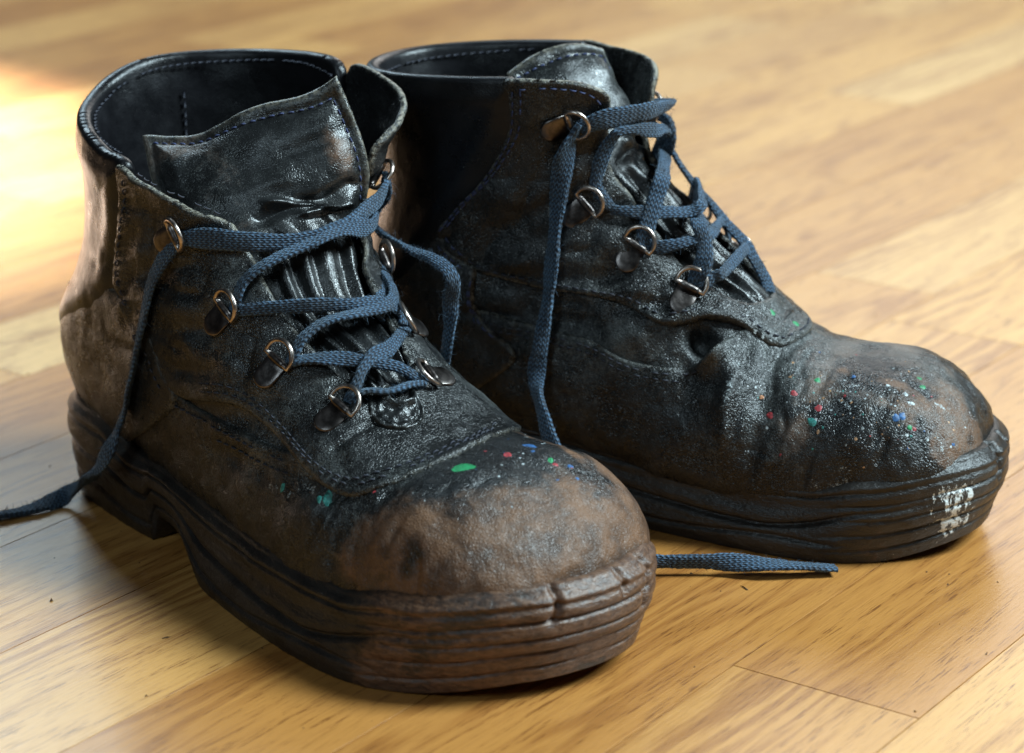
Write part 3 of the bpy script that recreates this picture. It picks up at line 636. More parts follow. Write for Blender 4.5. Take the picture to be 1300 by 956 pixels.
    # border stitches
    path = [(5 - .0046 / .030, x) for x in np.linspace(-.9, .9, 60)] + [(x, 1 - .0046 / (L1 / 2)) for x in np.linspace(4.8, 3.4, 40)]
    q = np.array([A[min(int(a / 5 * (nu - 1)), nu - 1), min(int((c_ + 1) / 2 * (nv - 1)), nv - 1)] for a, c_ in path]); Nq = np.array([N[min(int(a / 5 * (nu - 1)), nu - 1), min(int((c_ + 1) / 2 * (nv - 1)), nv - 1)] for a, c_ in path])
    VV, FF, nb = [], [], 0
    s = np.r_[0, np.cumsum(np.linalg.norm(np.diff(q, axis=0), axis=1))]; an = np.arange(5) / 5 * 2 * np.pi; a = 0.0
    while a + .003 < s[-1]:
        tt = a + np.array([0, .15, .5, .85, 1]) * .0028; C5 = np.stack([np.interp(tt, s, q[:, i]) for i in range(3)], -1); N5 = np.stack([np.interp(tt, s, Nq[:, i]) for i in range(3)], -1)
        C5 = C5 + N5 * np.array([-.0005, .0003, .0006, .0003, -.0005])[:, None]; T = C5[4] - C5[0]; T /= np.linalg.norm(T) + 1e-9; Bv = np.cross(T, N5)
        VV.append((C5[:, None] + (N5[:, None] * np.sin(an)[None, :, None] + Bv[:, None] * np.cos(an)[None, :, None]) * .0004).reshape(-1, 3)); FF.append(grid_faces(5, 5, True) + nb); nb += 25; a += .0043
    so = mesh_np('stitching', np.concatenate(VV), np.concatenate(FF), M['thread'], o); so['kind'] = 'stuff'
    return o
for b in (0, 1): tongue(b, boots[b])

# ------------------------------------------------------------------ lacing rings
def tube(pts, r, ring=8, closed=False):
    P = np.asarray(pts, float); n = len(P)
    T = (np.roll(P, -1, 0) - np.roll(P, 1, 0)) if closed else np.gradient(P, axis=0); T /= np.linalg.norm(T, axis=1, keepdims=True) + 1e-12
    up = np.array([0, 0, 1.0]) if abs(T[0, 2]) < .9 else np.array([1.0, 0, 0]); Ns = []
    nrm = up - T[0] * (up @ T[0]); nrm /= np.linalg.norm(nrm)
    for t in T: nrm = nrm - t * (nrm @ t); nrm /= np.linalg.norm(nrm) + 1e-12; Ns.append(nrm)
    N = np.array(Ns); Bn = np.cross(T, N); a = np.arange(ring) / ring * 2 * np.pi; r = np.broadcast_to(np.asarray(r, float), (n,))
    V = (P[:, None] + (N[:, None] * np.cos(a)[None, :, None] + Bn[:, None] * np.sin(a)[None, :, None]) * r[:, None, None]).reshape(-1, 3)
    F = grid_faces(n, ring, True)
    if closed:
        j = np.arange(ring); F = np.concatenate([F, np.stack([(n - 1) * ring + j, j, (j + 1) % ring, (n - 1) * ring + (j + 1) % ring], -1)])
    return V, F
def ring_parts():
    """tab mesh and ring mesh: x towards the throat, z off the leather"""
    # tab: rounded plate, slightly domed
    W, L, T = .0053, .0120, .0010; out = []
    for a in np.linspace(math.pi / 2, 3 * math.pi / 2, 17): out.append((-L + W + W * math.cos(a), W * math.sin(a)))
    out = [(0.0005, W)] + out + [(0.0005, -W)]; o = np.array(out); n = len(o); lv = ((1.0, 0), (1.0, T * .7), (.90, T), (.55, T * 1.12))
    V = []; cx = np.array([-L / 2, 0])
    for s, z in lv: V += [(*(cx + (p - cx) * s), z) for p in o]
    F = [(l * n + i, l * n + (i + 1) % n, (l + 1) * n + (i + 1) % n, (l + 1) * n + i) for l in range(3) for i in range(n)]; F.append(tuple(3 * n + i for i in range(n)))
    # rolled hinge barrel
    bp = np.array([(0.0012, y, .0016) for y in np.linspace(-W * .98, W * .98, 7)]); v2, f2 = tube(bp, [.0012, .0017, .0018, .0018, .0018, .0017, .0012], 10); nb = len(V)
    V += [tuple(p) for p in v2]; F += [tuple(int(i) + nb for i in f) for f in f2]
    F.append(tuple(nb + i for i in range(10))[::-1]); F.append(tuple(nb + 60 + i for i in range(10)))
    me = bpy.data.meshes.new('ring_tab'); me.from_pydata(V, [], F); me.materials.append(M['metal_dark']); me.polygons.foreach_set('use_smooth', np.ones(len(me.polygons), bool)); me.update()
    R = .0068; arc = [(.0014 + .0020 + R * math.cos(a) * .95, R * math.sin(a), .0) for a in np.linspace(-math.pi / 2, math.pi / 2, 19)]
    pts = [(.0012, -R * .6, 0)] + [(.0012, -R, 0)] + arc + [(.0012, R, 0), (.0012, R * .6, 0)]
    v3, f3 = tube(np.array(pts), .00105, 8, True); me2 = bpy.data.meshes.new('wire_ring'); me2.from_pydata([tuple(p) for p in v3], [], [tuple(int(i) for i in f) for f in f3]); me2.materials.append(M['metal']); me2.polygons.foreach_set('use_smooth', np.ones(len(me2.polygons), bool)); me2.update()
    return me, me2
TAB, WIRE = ring_parts()
RINGS = [[(12.05, -49, 45), (9.80, -45, 40), (8.35, -42, 38), (6.86, -34, 35), (12.6, 36, 55), (9.75, 33, 50), (8.05, 23, 40), (6.80, 16, 30)],
         [(14.2, -48, 42), (11.02, -36, 36), (9.45, -36, 32), (8.12, -36, 30), (13.2, 32, 45), (10.6, 34, 40), (9.2, 32, 40), (8.0, 32, 35)]]
for b in (0, 1):
    for k, ps, tilt in RINGS[b]:
        P = surf(k, ps, b, .0033)[0]; N = Vector(fnormal(np.array([k]), np.array([float(ps)]), b)[0])
        sg = 1 if ps < 0 else -1; X = Vector((form(k, ps + sg * 2, b) - form(k, ps - sg * 2, b))); X = (X - N * X.dot(N)).normalized(); Y = N.cross(X)
        mt = Matrix((X, Y, N)).transposed().to_4x4(); mt.translation = Vector(P)
        o = bpy.data.objects.new('lace_ring', TAB); COL.objects.link(o); o.parent = boots[b]; o.matrix_local = mt
        r = bpy.data.objects.new('wire_ring', WIRE); COL.objects.link(r); r.parent = o
        r.matrix_local = Matrix.Translation((0.0, 0, .0016)) @ Matrix.Rotation(math.radians(-tilt * .6), 4, 'Y')

# ------------------------------------------------------------------ laces (points and flat-side normals in the boot's own frame)
LACES = [
 [
  ('top', 0.0085, [(0.1277, -0.0437, 0.1453, 0.29, -0.96, 0.02), (0.1413, -0.0393, 0.1472, 0.44, -0.89, 0.1), (0.1592, -0.029, 0.1476, 0.6, -0.68, 0.41), (0.1704, -0.0133, 0.1478, 0.79, -0.27, 0.55), (0.1716, 0.0068, 0.1497, 0.84, 0.07, 0.53), (0.1655, 0.0263, 0.1531, 0.85, 0.44, 0.28), (0.1564, 0.0413, 0.1551, 0.77, 0.63, -0.13), (0.1496, 0.0496, 0.1608, 0.68, 0.57, -0.45)]),
  ('cross1', 0.0075, [(0.1397, 0.0452, 0.1358, 0.42, 0.91, 0.07), (0.1532, 0.0404, 0.1457, 0.63, 0.77, 0.12), (0.1689, 0.0253, 0.1467, 0.78, 0.45, 0.43), (0.1739, 0.0047, 0.1501, 0.83, 0.04, 0.55), (0.1731, -0.0128, 0.1461, 0.77, -0.25, 0.59), (0.1674, -0.027, 0.14, 0.61, -0.59, 0.53), (0.162, -0.0347, 0.133, 0.44, -0.76, 0.47), (0.1604, -0.0387, 0.1251, 0.35, -0.83, 0.43), (0.1611, -0.0401, 0.1194, 0.31, -0.86, 0.41)]),
  ('bar2', 0.0062, [(0.1617, -0.0395, 0.1202, 0.32, -0.85, 0.42), (0.171, -0.0362, 0.1227, 0.43, -0.75, 0.5), (0.1847, -0.0243, 0.1249, 0.58, -0.49, 0.65), (0.195, -0.0074, 0.1246, 0.65, -0.14, 0.74), (0.1972, 0.0089, 0.1224, 0.64, 0.17, 0.75), (0.1967, 0.0189, 0.1166, 0.59, 0.36, 0.72), (0.2004, 0.0175, 0.1115, 0.59, 0.33, 0.74)]),
  ('cross2', 0.0062, [(0.1643, 0.0349, 0.1262, 0.51, 0.76, 0.41), (0.188, 0.0224, 0.1218, 0.58, 0.45, 0.68), (0.1997, 0.009, 0.1216, 0.64, 0.16, 0.75), (0.1999, -0.0074, 0.1218, 0.65, -0.13, 0.75), (0.195, -0.019, 0.1194, 0.6, -0.36, 0.71), (0.1924, -0.0281, 0.114, 0.52, -0.54, 0.66), (0.1924, -0.0329, 0.1082, 0.45, -0.63, 0.63), (0.1926, -0.0353, 0.104, 0.41, -0.68, 0.61)]),
  ('bar3', 0.0060, [(0.1929, -0.0341, 0.105, 0.43, -0.66, 0.62), (0.2, -0.0298, 0.1071, 0.49, -0.54, 0.68), (0.209, -0.021, 0.1072, 0.56, -0.35, 0.75), (0.2155, -0.0118, 0.1056, 0.58, -0.18, 0.79), (0.2211, -0.002, 0.1029, 0.57, -0.03, 0.82), (0.2248, 0.0044, 0.0979, 0.54, 0.06, 0.84), (0.2271, 0.0081, 0.0949, 0.51, 0.11, 0.85)]),
  ('cross3', 0.0062, [(0.1962, 0.0232, 0.1103, 0.54, 0.46, 0.7), (0.2121, 0.0015, 0.1083, 0.62, 0.03, 0.78), (0.2159, -0.0101, 0.1082, 0.59, -0.16, 0.79), (0.2178, -0.0176, 0.1042, 0.55, -0.26, 0.79), (0.2202, -0.0228, 0.0988, 0.49, -0.34, 0.8), (0.2206, -0.0271, 0.0928, 0.43, -0.41, 0.8)]),
  ('bar4', 0.0065, [(0.2206, -0.0271, 0.0928, 0.43, -0.41, 0.8), (0.2228, -0.0209, 0.0967, 0.48, -0.3, 0.82), (0.2274, -0.0131, 0.0962, 0.5, -0.17, 0.85), (0.2283, -0.0039, 0.0969, 0.52, -0.05, 0.85), (0.2267, 0.0062, 0.0954, 0.52, 0.08, 0.85)]),
  ('side_strand', 0.0055, [(0.1632, 0.0275, 0.1328, 0.63, 0.64, 0.44), (0.1713, 0.0294, 0.1243, 0.55, 0.66, 0.52), (0.1855, 0.0179, 0.1223, 0.61, 0.38, 0.69), (0.1946, 0.0088, 0.1193, 0.64, 0.18, 0.75), (0.1938, 0.0131, 0.1133, 0.61, 0.28, 0.74)]),
  ('hang', 0.0095, [(0.1276, -0.0438, 0.1445, 0.29, -0.96, 0.02), (0.12, -0.047, 0.1354, 0.19, -0.98, 0.05), (0.113, -0.05, 0.1219, 0.09, -0.99, 0.09), (0.1084, -0.0519, 0.1053, -0, -0.99, 0.11), (0.1029, -0.0525, 0.0881, -0.06, -0.99, 0.09), (0.0969, -0.0532, 0.0707, -0.08, -1, 0.05), (0.0918, -0.0548, 0.0566, -0.1, -0.99, -0.06), (0.0871, -0.062, 0.0388, 0.6, -0.52, 0.4), (0.0399, -0.0488, 0.008, 0, 0, 1), (0.0357, -0.0673, 0.003, 0, 0, 1), (0.0319, -0.0876, 0.0025, 0, 0, 1), (0.0257, -0.112, 0.0025, 0, 0, 1)]),
  ('hangfar', 0.0075, [(0.1496, 0.0496, 0.1608, 0.68, 0.57, -0.45), (0.1417, 0.0566, 0.1509, 0.57, 0.71, -0.42), (0.1273, 0.0616, 0.1297, 0.29, 0.96, -0.04), (0.1833, 0.055, 0.1258, 0.6, -0.52, 0.4), (0.1839, 0.057, 0.1096, 0.6, -0.52, 0.4), (0.1809, 0.058, 0.0926, 0.6, -0.52, 0.4), (0.1758, 0.058, 0.0732, 0.6, -0.52, 0.4)]),
 ],
 [
  ('top', 0.0095, [(0.1344, -0.037, 0.1779, 0.57, -0.79, -0.23), (0.1439, -0.0342, 0.1817, 0.69, -0.66, -0.28), (0.1528, -0.0239, 0.1825, 0.87, -0.44, -0.23), (0.1592, -0.011, 0.1824, 0.98, -0.17, -0.13), (0.1569, 0.0183, 0.1786, 0.93, 0.36, -0.07), (0.1457, 0.0286, 0.1755, 0.76, 0.63, -0.17), (0.1372, 0.0321, 0.1724, 0.64, 0.74, -0.2)]),
  ('loop_far', 0.0065, [(0.1355, 0.0332, 0.1715, 0.61, 0.77, -0.2), (0.1484, 0.0303, 0.1701, 0.74, 0.65, -0.14), (0.1552, 0.0251, 0.168, 0.79, 0.61, 0.08), (0.1567, 0.022, 0.1612, 0.76, 0.59, 0.28), (0.1506, 0.028, 0.1511, 0.53, 0.78, 0.34), (0.1414, 0.0321, 0.1402, 0.33, 0.9, 0.3)]),
  ('hang2', 0.0060, [(0.1404, 0.0317, 0.1391, 0.31, 0.9, 0.3), (0.154, 0.0208, 0.1648, 0.79, 0.58, 0.18), (0.1599, -0.0093, 0.173, 0.97, -0.21, 0.15), (0.1506, -0.0273, 0.1759, 0.81, -0.57, -0.15), (0.1456, -0.029, 0.1708, 0.74, -0.66, -0.16), (0.1416, -0.0303, 0.161, 0.57, -0.82, 0.05), (0.14, -0.0315, 0.152, 0.44, -0.88, 0.2), (0.1431, -0.0317, 0.146, 0.4, -0.87, 0.29), (0.147, -0.0305, 0.1412, 0.38, -0.85, 0.35)]),
  ('bar2', 0.0060, [(0.1473, -0.0308, 0.1403, 0.38, -0.85, 0.36), (0.1574, -0.0294, 0.14, 0.47, -0.77, 0.44), (0.1694, -0.0216, 0.1391, 0.62, -0.55, 0.56), (0.1781, -0.0141, 0.1385, 0.69, -0.34, 0.64), (0.182, -0.0077, 0.1414, 0.73, -0.17, 0.67), (0.1676, 0.0252, 0.1411, 0.59, 0.61, 0.53), (0.1631, 0.0303, 0.1246, 0.39, 0.79, 0.48)]),
  ('strand3', 0.0080, [(0.142, 0.0325, 0.1383, 0.31, 0.9, 0.31), (0.1514, 0.0264, 0.1535, 0.58, 0.74, 0.32), (0.1649, -0.0131, 0.154, 0.77, -0.36, 0.52), (0.1654, -0.0232, 0.1459, 0.63, -0.59, 0.51), (0.1641, -0.0293, 0.1355, 0.49, -0.72, 0.49), (0.1632, -0.0314, 0.1289, 0.42, -0.77, 0.48), (0.1663, -0.03, 0.1244, 0.41, -0.76, 0.51)]),
  ('bar3', 0.0060, [(0.1663, -0.03, 0.1244, 0.41, -0.76, 0.51), (0.1737, -0.0274, 0.1255, 0.48, -0.66, 0.58), (0.1811, -0.0224, 0.1272, 0.56, -0.51, 0.65), (0.1867, -0.0151, 0.1281, 0.64, -0.33, 0.69), (0.1838, 0.0177, 0.1265, 0.61, 0.4, 0.68), (0.184, 0.0278, 0.1124, 0.46, 0.63, 0.63)]),
  ('strand4', 0.0090, [(0.1648, 0.0302, 0.1233, 0.39, 0.78, 0.49), (0.1707, 0.0195, 0.1397, 0.65, 0.5, 0.57), (0.1834, -0.0151, 0.1342, 0.66, -0.34, 0.68), (0.1878, -0.0208, 0.127, 0.6, -0.42, 0.68), (0.1891, -0.026, 0.1192, 0.53, -0.52, 0.67), (0.1876, -0.0292, 0.1131, 0.48, -0.6, 0.64), (0.189, -0.0298, 0.1083, 0.46, -0.62, 0.63)]),
  ('bar4', 0.0060, [(0.1889, -0.0302, 0.108, 0.46, -0.63, 0.63), (0.1938, -0.0255, 0.1128, 0.55, -0.49, 0.67), (0.1972, -0.0206, 0.1146, 0.61, -0.38, 0.7), (0.1963, 0.0148, 0.1167, 0.64, 0.29, 0.71), (0.1896, 0.0276, 0.1084, 0.49, 0.58, 0.65)]),
  ('edge', 0.0060, [(0.1386, 0.0317, 0.1706, 0.65, 0.73, -0.2), (0.1474, 0.0294, 0.1642, 0.66, 0.75, 0.04), (0.1572, 0.0259, 0.1532, 0.61, 0.68, 0.4), (0.1683, 0.0215, 0.1424, 0.64, 0.55, 0.54), (0.1828, 0.0182, 0.1286, 0.61, 0.42, 0.67), (0.1962, 0.0158, 0.1164, 0.64, 0.31, 0.71), (0.2066, 0.0115, 0.1043, 0.65, 0.2, 0.73), (0.2108, 0.0055, 0.099, 0.66, 0.09, 0.74)]),
  ('hang', 0.0085, [(0.135, -0.0384, 0.1797, 0.56, -0.79, -0.25), (0.1305, -0.0412, 0.1703, 0.49, -0.85, -0.2), (0.127, -0.0408, 0.1556, 0.44, -0.88, -0.16), (0.1255, -0.0424, 0.1377, 0.2, -0.96, 0.17), (0.125, -0.0463, 0.1188, 0.08, -0.97, 0.21), (0.1244, -0.0501, 0.0995, 0.01, -0.99, 0.17), (0.1223, -0.0527, 0.08, -0.06, -0.99, 0.1), (0.1213, -0.0547, 0.0639, -0.09, -0.99, 0.04), (0.1316, -0.072, 0.0538, 0.31, -0.74, 0.4), (0.1404, -0.08, 0.0411, 0.31, -0.74, 0.4), (0.1548, -0.088, 0.022, 0.31, -0.74, 0.4), (0.1809, -0.1034, 0.009, 0.31, -0.74, 0.6), (0.1947, -0.102, 0.007, 0.31, -0.74, 0.6), (0.2165, -0.0926, 0.0065, 0.31, -0.74, 0.6), (0.2388, -0.0849, 0.006, 0.31, -0.74, 0.6), (0.2572, -0.0759, 0.004, 0.15, -0.37, 0.9), (0.2662, -0.0702, 0.0025, 0, 0, 1)]),
 ],
]
def lace(name, b, w, pts, parent, seed):
    A = np.array(pts); q = crom(A, 22); s = np.r_[0, np.cumsum(np.linalg.norm(np.diff(q[:, :3], axis=0), axis=1))]
    n = max(int(s[-1] / .0011), 8); u = np.linspace(0, s[-1], n); Q = np.stack([np.interp(u, s, q[:, i]) for i in range(6)], -1)
    P = Q[:, :3]; T = np.gradient(P, axis=0); T /= np.linalg.norm(T, axis=1, keepdims=True) + 1e-12
    N = Q[:, 3:]; N = N - T * (N * T).sum(1, keepdims=True); N /= np.linalg.norm(N, axis=1, keepdims=True) + 1e-12
    tw = vnoise(np.c_[u * 28, np.full(n, seed * 3.3), np.zeros(n)], 81) * .95
    Bn = np.cross(T, N); N2 = N * np.cos(tw)[:, None] + Bn * np.sin(tw)[:, None]; B2 = np.cross(T, N2)
    nw = vnoise(np.c_[u * 60, np.full(n, seed * 1.7), np.zeros(n)], 83); wd = w / 2 * (.94 + .26 * nw); th = .0013 * (1 - .2 * nw)
    P = P + N * (vnoise(np.c_[u * 90, np.full(n, seed * 5.1), np.ones(n)], 85) * .0004)[:, None]
    ring = 20; a = np.arange(ring) / ring * 2 * np.pi; ca = np.sign(np.cos(a)) * np.abs(np.cos(a)) ** .75; sa = np.sign(np.sin(a)) * np.abs(np.sin(a)) ** .8
    V = P[:, None] + B2[:, None] * (ca[None] * wd[:, None])[..., None] + N2[:, None] * (sa[None] * th[:, None])[..., None]
    fz = hash3(np.repeat(np.arange(n)[:, None], ring, 1), np.repeat(np.arange(ring)[None], n, 0), np.full((n, ring), seed), 5) * .00022
    V = V + (N2[:, None] * sa[None, :, None] + B2[:, None] * ca[None, :, None]) * fz[..., None]
    if b == 0 or True: pass
    lu = np.repeat((u * 1000)[:, None], ring, 1); lv = (ca[None] * wd[:, None]) * 1000
    F = grid_faces(n, ring, True); V = V.reshape(-1, 3); c0, c1 = len(V), len(V) + 1
    Vx = np.concatenate([V, P[:1], P[-1:]]); j = np.arange(ring)
    caps = np.concatenate([np.stack([j, (j + 1) % ring, np.full(ring, c0), np.full(ring, c0)], -1), np.stack([(n - 1) * ring + (j + 1) % ring, (n - 1) * ring + j, np.full(ring, c1), np.full(ring, c1)], -1)])
    faces = [tuple(map(int, f)) for f in F] + [tuple(map(int, f[:3])) for f in caps]
    o = mesh_np('shoelace', Vx, faces, M['lace'], parent, True, {'lu': np.r_[lu.ravel(), 0, 0], 'lv': np.r_[lv.ravel(), 0, 0]})
    # loose fibres
    rg = np.random.default_rng(seed + 100 * b); m = int(s[-1] / .00016 * (1.0 if b == 0 else .6) * (2.2 if name.startswith('hang') and b == 0 else 1)); i = rg.integers(1, n - 1, m); an = rg.uniform(0, 2 * np.pi, m)
    dr = N2[i] * np.sin(an)[:, None] + B2[i] * np.cos(an)[:, None]; base = P[i] + B2[i] * (np.cos(an) * wd[i] * .95)[:, None] + N2[i] * (np.sin(an) * th[i] * .9)[:, None]
    ln = rg.exponential(.0010, m)[:, None] + .0005; d1 = dr + T[i] * rg.normal(0, .9, (m, 1)) + rg.normal(0, .35, (m, 3)); d1 /= np.linalg.norm(d1, axis=1, keepdims=True); d2 = d1 + rg.normal(0, .7, (m, 3)); d2 /= np.linalg.norm(d2, axis=1, keepdims=True)
    sd = np.cross(d1, rg.normal(0, 1, (m, 3))); sd /= np.linalg.norm(sd, axis=1, keepdims=True) + 1e-9; sd *= .00008
    p1 = base + d1 * ln * .5; p2 = p1 + d2 * ln * .5
    VF = np.stack([base - sd, base + sd, p1 + sd, p1 - sd, p2 + sd * .5, p2 - sd * .5], 1).reshape(-1, 3); k = np.arange(m)[:, None] * 6
    FF = np.concatenate([k + np.array([0, 1, 2, 3]), k + np.array([3, 2, 4, 5])])
    f = mesh_np('lace_fuzz', VF, FF, M['lace'], o, False, {'lu': rg.uniform(0, 9, len(VF)), 'lv': rg.uniform(0, 3, len(VF))}); f['kind'] = 'stuff'
    return o
for b in (0, 1):
    for i, (nm, wd, pts) in enumerate(LACES[b]): lace(nm, b, wd, pts, boots[b], i + 1)

# ------------------------------------------------------------------ stitching rows
def inset(pts, c):      # shift a line in (k, girth)
    return [(k + c[0], s + c[1]) for k, s in pts]
q1n = [(12.75, -103), (13.15, -95), (13.5, -84), (14.27, -75.5), (15.17, -73.5), (15.8, -73)]
S1 = [q1n, inset(q1n, (.02, 3.6)), [(15.75, -70), (15.7, -56), (15.45, -44), (15.0, -37), (14.3, -32)],
      [(12.4, -101), (11.9, -92), (11.55, -87)], [(12.5, -98), (12.0, -89), (11.7, -84.5)], [(11.35, -86), (10.9, -94), (10.4, -99)], [(11.25, -89), (10.8, -97)]]
stitches('stitching', 1, S1, boots[1], M['thread'], h=.0036)
S1b = [[(10.9, -96), (9.95, -88.5), (9.2, -82.5), (8.45, -80.5), (7.6, -71), (7.2, -61), (7.0, -50)], [(10.85, -98), (9.9, -91), (9.15, -85), (8.4, -83), (7.5, -73.5)]]
stitches('stitching', 1, S1b, boots[1], M['thread_dark'], h=.0014)
S1c = [[(11.7, -85), (10.9, -72.5), (10.3, -66.5), (9.7, -61), (9.0, -54.5), (8.4, -52.5), (8.05, -47), (7.6, -37), (6.85, -27.5), (6.3, -26), (5.95, -18), (5.8, 0), (5.95, 14)]]
stitches('stitching', 1, S1c, boots[1], M['thread_dark'], h=.0034)
low0 = [(9.25, -75), (8.5, -63.5), (7.35, -58.5), (6.2, -58), (5.45, -54), (5.1, -46), (4.85, -33), (4.78, -12), (4.9, 8), (5.25, 29)]
stitches('stitching', 0, [low0, inset(low0, (.14, 1.5)), [(14.2, -88), (13.4, -87), (12.3, -83), (11.3, -80)], [(14.3, -78), (13.65, -62), (12.6, -40), (11.9, -30)], [(10.9, -82), (10.3, -89), (10.0, -92)]], boots[0], M['thread_dark'], h=.0034)
stitches('stitching', 0, [[(7.2, -68), (8.0, -76), (8.9, -85), (9.8, -95)], [(6.95, -70), (7.8, -79), (8.7, -88)]], boots[0], M['thread_dark'], h=.0014)
for b, r0 in ((0, [(14.75, -100), (15.05, -119), (15.45, -150), (15.78, -180), (15.83, -215), (15.82, -250), (15.6, -268)]), (1, [(15.8, -95), (15.82, -140), (15.82, -180), (15.82, -220), (15.82, -265)])):
    stitches('stitching', b, [r0], boots[b], M['thread_dark'], h=-.0058, r=.0005)

# ------------------------------------------------------------------ paint spots
def paint_spot(b, k, ps, r, colour, seed, el=1.0, h=.0014):
    rg = random.Random(seed); n = 28; P0 = surf(k, ps, b, h)[0]; dk = np.linalg.norm(form(k + .05, ps, b) - form(k - .05, ps, b)) / .1; ds = np.linalg.norm(form(k, ps + 1, b) - form(k, ps - 1, b)) / 2
    th0 = rg.uniform(0, 3.14); c3, c5, p3, p5 = rg.uniform(.02, .10), rg.uniform(.02, .07), rg.uniform(0, 6), rg.uniform(0, 6); rr = [r * (1 + c3 * math.sin(3 * i / n * 6.283 + p3) + c5 * math.sin(5 * i / n * 6.283 + p5) + rg.uniform(-.06, .06)) for i in range(n)]
    kk, ss, hh = [k], [ps], [.00012]
    for f, z in ((.8, .00010), (1.0, -.0001)):
        for i in range(n):
            a = i / n * 2 * math.pi; x, y = rr[i] * f * math.cos(a) * el, rr[i] * f * math.sin(a); kk.append(k + (x * math.cos(th0) - y * math.sin(th0)) / dk); ss.append(ps + (x * math.sin(th0) + y * math.cos(th0)) / ds); hh.append(z)
    V = surf(kk, ss, b, 0) + fnormal(np.array(kk), np.array(ss), b) * (np.array(hh) + h)[:, None]
    F = [(0, 1 + i, 1 + (i + 1) % n) for i in range(n)] + [(1 + i, 1 + n + i, 1 + n + (i + 1) % n, 1 + (i + 1) % n) for i in range(n)]
    return mesh_np('paint_spot', V, F, M['paint_' + colour], boots[b])
SPOTS = [(0, 4.16, -20, .0044, 'green', 1.1), (0, 4.08, 4, .0017, 'red', 1.3), (0, 4.15, 20, .0020, 'blue', 1.8), (0, 3.95, 16, .0010, 'blue', 1.2), (0, 3.55, 17, .0012, 'green', 1.6), (0, 3.42, 17, .0012, 'red', 1.1), (0, 3.3, 24, .0011, 'blue', 1.2),
         (0, 5.78, -64.5, .0019, 'teal', 1.9), (0, 5.9, -67, .0012, 'teal', 1.5), (0, 6.9, -76, .0014, 'teal', 1.5),
         (1, 4.70, -58, .0016, 'red', 1.1), (1, 3.31, -58, .0017, 'blue', 1.1), (1, 3.20, -56, .0017, 'blue', 1.1), (1, 5.61, -66, .0015, 'red', 1.2), (1, 5.25, -52, .0014, 'red', 1.3), (1, 2.98, -61, .0012, 'green', 1.0), (1, 2.88, -61, .0011, 'red', 1.0), (1, 4.9, -40, .0014, 'green', 1.1),
         (1, 4.75, -66, .0017, 'teal', 1.5), (1, 3.0, -28, .0013, 'green', 1.2), (1, 3.15, -22, .0010, 'green', 1.2),
         (1, 6.5, -12, .0013, 'green', 1.4), (1, 6.0, -4, .0016, 'green', 1.2), (1, 4.3, -35, .0010, 'blue', 1.0), (1, 5.9, -58, .0010, 'orange', 1.3)]
for i, (b, k, ps, r, c, el) in enumerate(SPOTS): paint_spot(b, k, ps, r, c, i, el, h=.00325 if (b == 1 and k > 5.95 and ps > -28) else .00122)

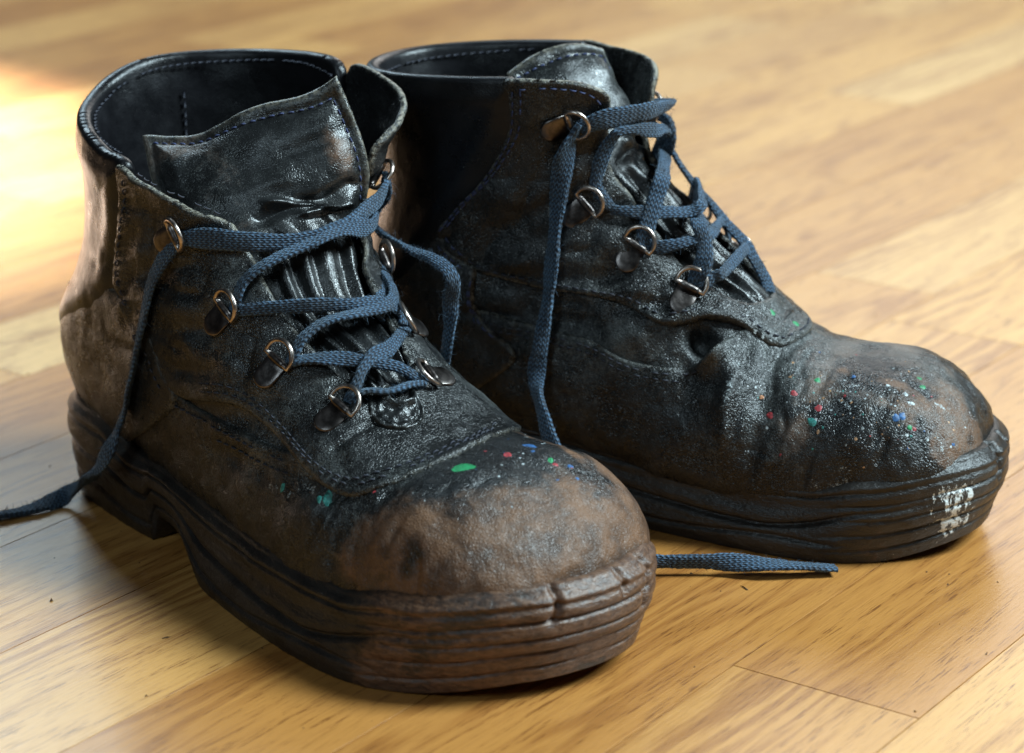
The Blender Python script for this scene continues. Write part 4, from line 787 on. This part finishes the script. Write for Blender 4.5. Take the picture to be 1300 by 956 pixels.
def specks(b, colour, n, seed):
    rg = random.Random(seed); V, F, nb = [], [], 0
    for _ in range(n):
        if b == 1: k, ps = min(max(rg.gauss(4.1, 1.0), 1.6), 6.6), rg.gauss(-54, 17)
        else: k, ps = min(max(rg.gauss(4.2, .7), 2.6), 5.0), rg.gauss(-8, 24)
        r = abs(rg.gauss(.00025, .00022)) + .00012; m = 7; P = form(k, ps, b); dk = np.linalg.norm(form(k + .05, ps, b) - form(k - .05, ps, b)) / .1; ds = np.linalg.norm(form(k, ps + 1, b) - form(k, ps - 1, b)) / 2
        kk = [k] + [k + r * rg.uniform(.6, 1.4) * math.cos(a / m * 6.283) / dk for a in range(m)]; ss = [ps] + [ps + r * rg.uniform(.6, 1.4) * math.sin(a / m * 6.283) / ds for a in range(m)]
        V.append((kk, ss)); F += [(nb, nb + 1 + i, nb + 1 + (i + 1) % m) for i in range(m)]; nb += m + 1
    kk = np.array([v[0] for v in V]).ravel(); ss = np.array([v[1] for v in V]).ravel(); hh = np.tile(np.r_[.00012, np.full(7, 0.0)], n)
    o = mesh_np('paint_specks', surf(kk, ss, b, 0) + fnormal(kk, ss, b) * (hh + .00122)[:, None], F, M['paint_' + colour], boots[b]); o['kind'] = 'stuff'
for c, n in (('white', 60), ('teal', 16), ('red', 8), ('tan', 40), ('blue', 5)): specks(1, c, n, n)
for c, n in (('white', 26), ('blue', 10), ('red', 5)): specks(0, c, n, n + 3)

# inner back seam of the collar
for b, ps in ((0, -196), (1, -182)): stitches('stitching', b, [[(13.2, ps), (14.2, ps), (15.6, ps)]], boots[b], M['thread_dark'], h=-.0056, r=.0005)

# grit on the floor
def grit(n=150):
    rg = random.Random(5); V, F, nb = [], [], 0
    for _ in range(n):
        x, y = rg.uniform(-.34, .36), rg.uniform(.84, 1.5); r = abs(rg.gauss(.0003, .00025)) + .00015; c = np.array([x, y, r * .5])
        P = [c + r * np.array(d) * rg.uniform(.6, 1.5) for d in ((1, 0, -.3), (-.5, .87, -.3), (-.5, -.87, -.3), (0, 0, .8))]; V += [tuple(p) for p in P]
        F += [(nb, nb + 1, nb + 3), (nb + 1, nb + 2, nb + 3), (nb + 2, nb, nb + 3)]; nb += 4
    for px, py, a, L in ((.0985, .996, 2.1, .006), (-.14, .945, .4, .004), (.19, .93, 1.2, .003)):   # splinters
        d = np.array([math.cos(a), math.sin(a), 0]) * L; q = np.array([-math.sin(a), math.cos(a), 0]) * .00035; c = np.array([px, py, .0002])
        V += [tuple(c - d / 2 - q), tuple(c - d / 2 + q), tuple(c + d / 2), tuple(c + np.array([0, 0, .0006]))]; F += [(nb, nb + 2, nb + 3), (nb + 2, nb + 1, nb + 3), (nb + 1, nb, nb + 3)]; nb += 4
    o = mesh_np('grit', np.array(V), F, M['joint'], None, False); o['kind'] = 'stuff'; o['label'] = 'scattered dark grit and splinters on the parquet'; o['category'] = 'grit'
grit()
